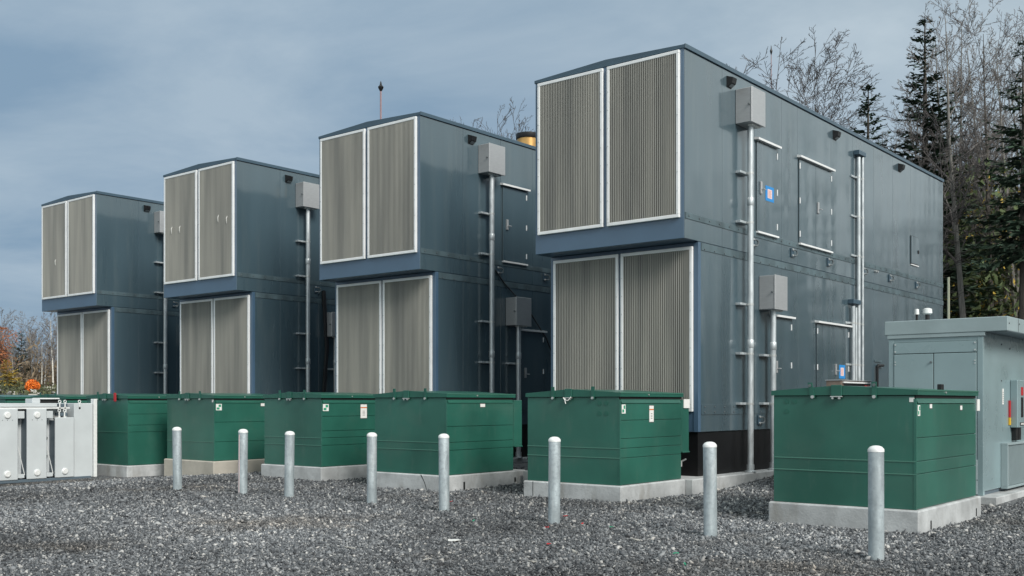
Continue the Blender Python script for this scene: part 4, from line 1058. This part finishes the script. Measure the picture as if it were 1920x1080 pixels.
# single trees one can tell apart
tree('multi', 1566, 42, 0, 'broad leafless tree with several stems rising over the enclosure beside the switchgear house', ytop=24, name='bare_tree', rz=0.6, sx=1.25)
tree('spread', 1418, 52, 0, 'thin leafless tree top beside the thin mast, over the enclosure roof', ytop=95, name='bare_tree', rz=2.2)
tree('fir2', 1628, 44, 0, 'small dark spruce tip next to the tall spruce, over the enclosure roof', ytop=160, name='spruce_tree', sx=1.25)
tree('fir', 1734, 46, 0, 'tall dark narrow spruce rising behind the far end of the enclosure', ytop=36, name='spruce_tree', sx=1.35)
tree('tall', 1824, 41, 0, 'very tall grey leafless tree standing before the wood behind the switchgear house', ytop=-90, name='bare_tree', rz=1.0, sx=1.1)
tree('fir_high', 1918, 40, 0, 'dark spruce at the edge of the wood, beside the very tall leafless tree', ytop=75, name='spruce_tree', sx=1.0)
tree('multi', 962, 58, 0, 'leafless tree top showing over the roof beside the brass stack', ytop=168, name='bare_tree', rz=0.3, sx=1.0)
tree('spread', 915, 60, 0, 'low leafless treetop peeking over the brass-stacked enclosure roof', ytop=205, name='bare_tree', rz=4.3, sx=0.8)
tree('tall2', 1668, 50, 0, 'leafless tree between the small spruce tip and the tall spruce', ytop=175, name='bare_tree')
tree('spread2', 1765, 52, 0, 'leafless tree right beside the tall narrow spruce', ytop=95, name='bare_tree')
tree('tall2', 1868, 47, 0, 'dark leafless tree between the very tall tree and the edge spruce', ytop=-40, name='bare_tree')
# the wood behind: look-alikes that only their place tells apart
rw = random.Random(123)
WOOD = dict(pole=('dark slender leafless tree with short branches in the wood behind the switchgear house', 'dark slender trees in the wood'),
            pole2=('grey slender leafless tree with short branches in the wood behind the switchgear house', 'grey slender trees in the wood'),
            tall=('tall grey-barked leafless tree crowded in the wood behind the switchgear house', 'tall grey trees in the wood'),
            tall2=('tall dark-barked leafless tree crowded in the wood behind the switchgear house', 'tall dark trees in the wood'),
            spread2=('wide-crowned leafless tree crowded in the wood behind the switchgear house', 'wide-crowned trees in the wood'),
            fir=('dense dark spruce crowded in the wood behind the switchgear house', 'spruces in the wood'),
            fir2=('dense dark spruce crowded in the wood behind the switchgear house', 'spruces in the wood'),
            fir_sparse=('thin-boughed green conifer crowded in the wood behind the switchgear house', 'conifers in the wood'))
for k in range(70):
    x = rw.uniform(1640, 1990) if k % 3 else rw.uniform(1770, 1960)
    d = rw.uniform(48, 78)
    kind = rw.choice(('pole', 'pole2', 'pole2', 'tall', 'tall', 'spread2', 'pole2'))
    tree(kind, x, d, rw.uniform(13, 18) if 'tall' not in kind else rw.uniform(17, 23), WOOD[kind][0], group=WOOD[kind][1], rnd=rw, name='bare_tree')
for k in range(11):
    x = rw.uniform(1775, 1975); d = rw.uniform(46, 70)
    tree('fir_sparse', x, d, rw.uniform(9, 15), 'thin-boughed green conifer crowded in the wood behind the switchgear house', group='conifers in the wood', rnd=rw, name='conifer_tree')
for k in range(11):
    tree('gold', rw.uniform(1772, 1950), rw.uniform(50, 70), rw.uniform(7, 11), 'yellow-leaved tree glowing through the wood behind the switchgear house', group='yellow trees in the wood', rnd=rw, name='autumn_tree')

def wood_tree(kind, X, Y, H, label, group, rnd, name):
    gz_ = float(ground_z(X, Y)); s_ = H / BASEH[kind]
    o = thing(name, label, 'tree', (X, Y, gz_), group=group, rz=rnd.uniform(0, 6.283)); o.scale = (s_, s_, s_)
    for me, nm in zip(VAR[kind], ('trunk', 'crown')):
        c = bpy.data.objects.new(nm, me); col.objects.link(c); c.parent = o
for k in range(30):                       # the wood goes on past the switchgear house; it mirrors in the glossy walls
    kind = rw.choice(('pole', 'pole2', 'tall2', 'tall', 'spread2', 'fir', 'fir2', 'fir_sparse'))
    Y_ = rw.uniform(38, 60); X_ = rw.uniform(-7, 17) + (Y_-38)*0.1
    fir = kind.startswith('fir')
    wood_tree(kind, X_, Y_, rw.uniform(9, 16), *WOOD[kind], rw, 'conifer_tree' if fir else 'bare_tree')

def leaf_mass(name, label, cat, m, n, region, leaf, seed, stick=0):
    rnd = random.Random(seed); mb = MB()
    for k in range(n):
        p_ = region(rnd)
        a = Vector((rnd.gauss(0, 1), rnd.gauss(0, 1), rnd.gauss(0, 1.4))).normalized()*leaf*rnd.uniform(0.5, 1.5)
        b_ = a.orthogonal(); b_.rotate(Matrix.Rotation(rnd.uniform(0, 6.28), 3, a.normalized())); b_ *= rnd.uniform(0.15, 0.45) if stick else rnd.uniform(0.4, 0.9)
        mb.add([p_-a, p_-b_*0.5, p_+a, p_+b_*0.5], [(0, 1, 2, 3)])
    o = bpy.data.objects.new(name, mb.mesh(name, m)); col.objects.link(o)
    o['kind'] = 'stuff'; o['label'] = label; o['category'] = cat
def under(rnd):
    p_ = at_d(rnd.uniform(1480, 2050), HORIZON, rnd.uniform(50, 80)) if rnd.random() < 0.62 else Vector((rnd.uniform(-8, 19), rnd.uniform(44, 64), 0))
    p_.z = abs(rnd.gauss(0, 3.2)) ; return p_
leaf_mass('undergrowth', 'brown and dull green undergrowth filling the wood behind the switchgear house', 'undergrowth', 'brush', 26000, under, 0.34, 5, stick=1)
def under2(rnd):
    x = rnd.uniform(1760, 2050); d = rnd.uniform(48, 66); p_ = at_d(x, HORIZON, d)
    p_.z = rnd.uniform(0, 1)**1.3*8.5; return p_
leaf_mass('young_growth', 'green young growth among the trunks of the wood', 'undergrowth', 'needles_light', 7000, under2, 0.20, 6)

def under3(rnd):
    p_ = at_d(rnd.uniform(1770, 1990), HORIZON, rnd.uniform(46, 66)); p_.z = 1.0 + rnd.uniform(0, 1)*11.0; return p_
leaf_mass('autumn_leaves', 'sparse yellow-brown leaves hanging on among the trunks of the wood', 'foliage', 'leaf_yellow', 4200, under3, 0.12, 14)
def under4(rnd):
    p_ = at_d(rnd.uniform(1770, 1990), HORIZON, rnd.uniform(44, 60)); k = rnd.random(); p_.z = 3.0 + 9.0*k; p_ += Vector((math.sin(p_.z*2.1)*0.6, 0, 0)); return p_
leaf_mass('green_boughs', 'ragged green boughs hanging between the trunks of the wood', 'foliage', 'needles_light', 5200, under4, 0.17, 15)

# far treeline beyond the pale grey transformer
tree('rust', 2, 118, 0, 'rust-leaved autumn tree on the far bank behind the pale grey transformer', ytop=612, name='autumn_tree')
tree('fir_small', 40, 122, 0, 'small dark spruce standing among bare trees on the far bank', ytop=620, name='spruce_tree', sx=1.15)
tree('birch', 100, 112, 0, 'white-trunked birch right beside the end enclosure on the far bank', ytop=578, name='birch_tree')
tree('birch', 26, 116, 0, 'white-trunked birch beside the small dark spruce on the far bank', ytop=650, name='birch_tree')
tree('birch', 78, 116, 0, 'white-trunked birch behind the round orange bush on the far bank', ytop=625, name='birch_tree')
tree('birch', 83, 119, 0, 'leaning pale birch close by the one behind the orange bush', ytop=640, name='birch_tree')
tree('larch', 14, 108, 0, 'small yellow larch on the rocky far bank', ytop=672, name='larch_tree', sx=1.5)
rl = random.Random(77)
for k in range(34):
    tree(rl.choice(('far', 'far2')), rl.uniform(-40, 150), rl.uniform(120, 160), rl.uniform(7, 11), 'grey leafless tree in the thicket on the far bank', group='leafless trees on the far bank', rnd=rl, name='bare_tree')
def farscrub(rnd):
    x = rnd.uniform(-60, 170); d = rnd.uniform(116, 150); p_ = at_d(x, HORIZON, d); p_.z = float(ground_z(p_.x, p_.y)) + abs(rnd.gauss(0, 2.0)); return p_
leaf_mass('thicket', 'grey-brown brushwood between the trees on the far bank', 'thicket', 'brush', 9000, farscrub, 0.36, 9, stick=1)
def bankscrub(rnd):
    x = rnd.uniform(-60, 170); d = rnd.uniform(90, 114); p_ = at_d(x, HORIZON, d); p_.z = float(ground_z(p_.x, p_.y)) + abs(rnd.gauss(0, 0.28)); return p_
leaf_mass('bank_scrub', 'low green scrub covering the rocky far bank', 'scrub', 'scrub', 7000, bankscrub, 0.16, 10)
ob = at_d(61, 717, 102); gb = float(ground_z(ob.x, ob.y))
VAR['orange'] = leaf_bush(81, 0.66, 'leaf_orange', 1500, 0.12)
o = thing('orange_bush', 'round bright orange bush on the rocky far bank', 'bush', (ob.x, ob.y, gb))
for me, nm in zip(VAR['orange'], ('stem', 'foliage')):
    c = bpy.data.objects.new(nm, me); col.objects.link(c); c.parent = o
rr = random.Random(55)
ROCK = []
for q in range(4):
    bm = bmesh.new(); bmesh.ops.create_icosphere(bm, subdivisions=1, radius=1)
    for v_ in bm.verts: v_.co *= rr.uniform(0.65, 1.2)
    me = bpy.data.meshes.new('rock'); bm.to_mesh(me); bm.free(); me.materials.append(MATS['rock' if q < 3 else 'stone_dark']); ROCK.append(me)
for k in range(34):
    x = rr.uniform(-20, 150); d = rr.uniform(94, 106); p_ = at_d(x, HORIZON, d)
    q = 3 if (k % 7 == 0) else rr.randrange(3)
    o = bpy.data.objects.new('rock', ROCK[q]); col.objects.link(o)
    s = rr.uniform(0.25, 0.7); o.scale = (s*1.3, s, s*0.7); o.rotation_euler = (rr.uniform(-.3, .3), rr.uniform(-.3, .3), rr.uniform(0, 6.28))
    o.location = (p_.x, p_.y, float(ground_z(p_.x, p_.y)) + s*0.2)
    o['label'] = 'dark boulder lying on the far bank' if q == 3 else 'pale boulder lying on the far bank'
    o['category'] = 'rock'; o['group'] = 'dark boulders on the far bank' if q == 3 else 'pale boulders on the far bank'

# ------------------------------------------------------------------ scraps on the gravel
def scrap(name, m, x, y, ln, wd, label, cat, group=None, lift=0.02, a=0.0):
    p_ = at_d(x, y, EYE*FPX/(y-HORIZON)); gz_ = float(ground_z(p_.x, p_.y)) + lift
    def go(mb):
        r_ = random.Random(int(x*7+y)); n = 5; top = []
        for k in range(n):
            u = k/(n-1)-0.5; w_ = wd*(1.0-abs(u)*1.2)*r_.uniform(0.7, 1.2)/2
            top += [(u*ln, -w_, r_.uniform(0, 0.012)), (u*ln, w_, r_.uniform(0, 0.012))]
        bot = [(q[0], q[1], q[2]-0.006) for q in top]; fs = []
        for k in range(n-1):
            i_ = 2*k; fs += [(i_, i_+2, i_+3, i_+1), (i_+10, i_+11, i_+13, i_+12), (i_, i_+10, i_+12, i_+2), (i_+1, i_+3, i_+13, i_+11)]
        fs += [(0, 1, 11, 10), (8, 18, 19, 9)]
        mb.add(top+bot, fs)
    o = single(name, m, go, label, cat, (p_.x, p_.y, gz_), group); o.rotation_euler = (0, 0, a)
scrap('paper_scrap', 'white_label', 852, 1017, 0.13, 0.11, 'crumpled white paper scrap lying on the gravel', 'litter', a=0.8)
for (x, y, l_) in ((1025, 992, 0.05), (1029, 1026, 0.07), (1060, 970, 0.07), (1092, 985, 0.05), (846, 941, 0.04)):
    scrap('leaf_litter', 'red_paint', x, y, l_, l_*0.6, 'small red scrap lying on the gravel near the bollards', 'litter', 'red scraps on the gravel', a=x)
for (x, y, l_) in ((888, 977, 0.10), (1147, 993, 0.05), (1284, 1066, 0.12), (1267, 1045, 0.06)):
    scrap('plastic_scrap', 'label_green', x, y, l_, 0.02, 'thin green plastic scrap lying on the gravel', 'litter', 'green scraps on the gravel', a=x)
for (x, y, l_) in ((1077, 1042, 0.16), (656, 1031, 0.16), (801, 1056, 0.09), (998, 1063, 0.09), (1190, 1018, 0.14), (750, 1025, 0.05), (747, 964, 0.06)):
    scrap('wood_chip', 'rock', x, y, l_, 0.035, 'pale wood chip lying on the gravel', 'litter', 'wood chips on the gravel', a=x*1.7)
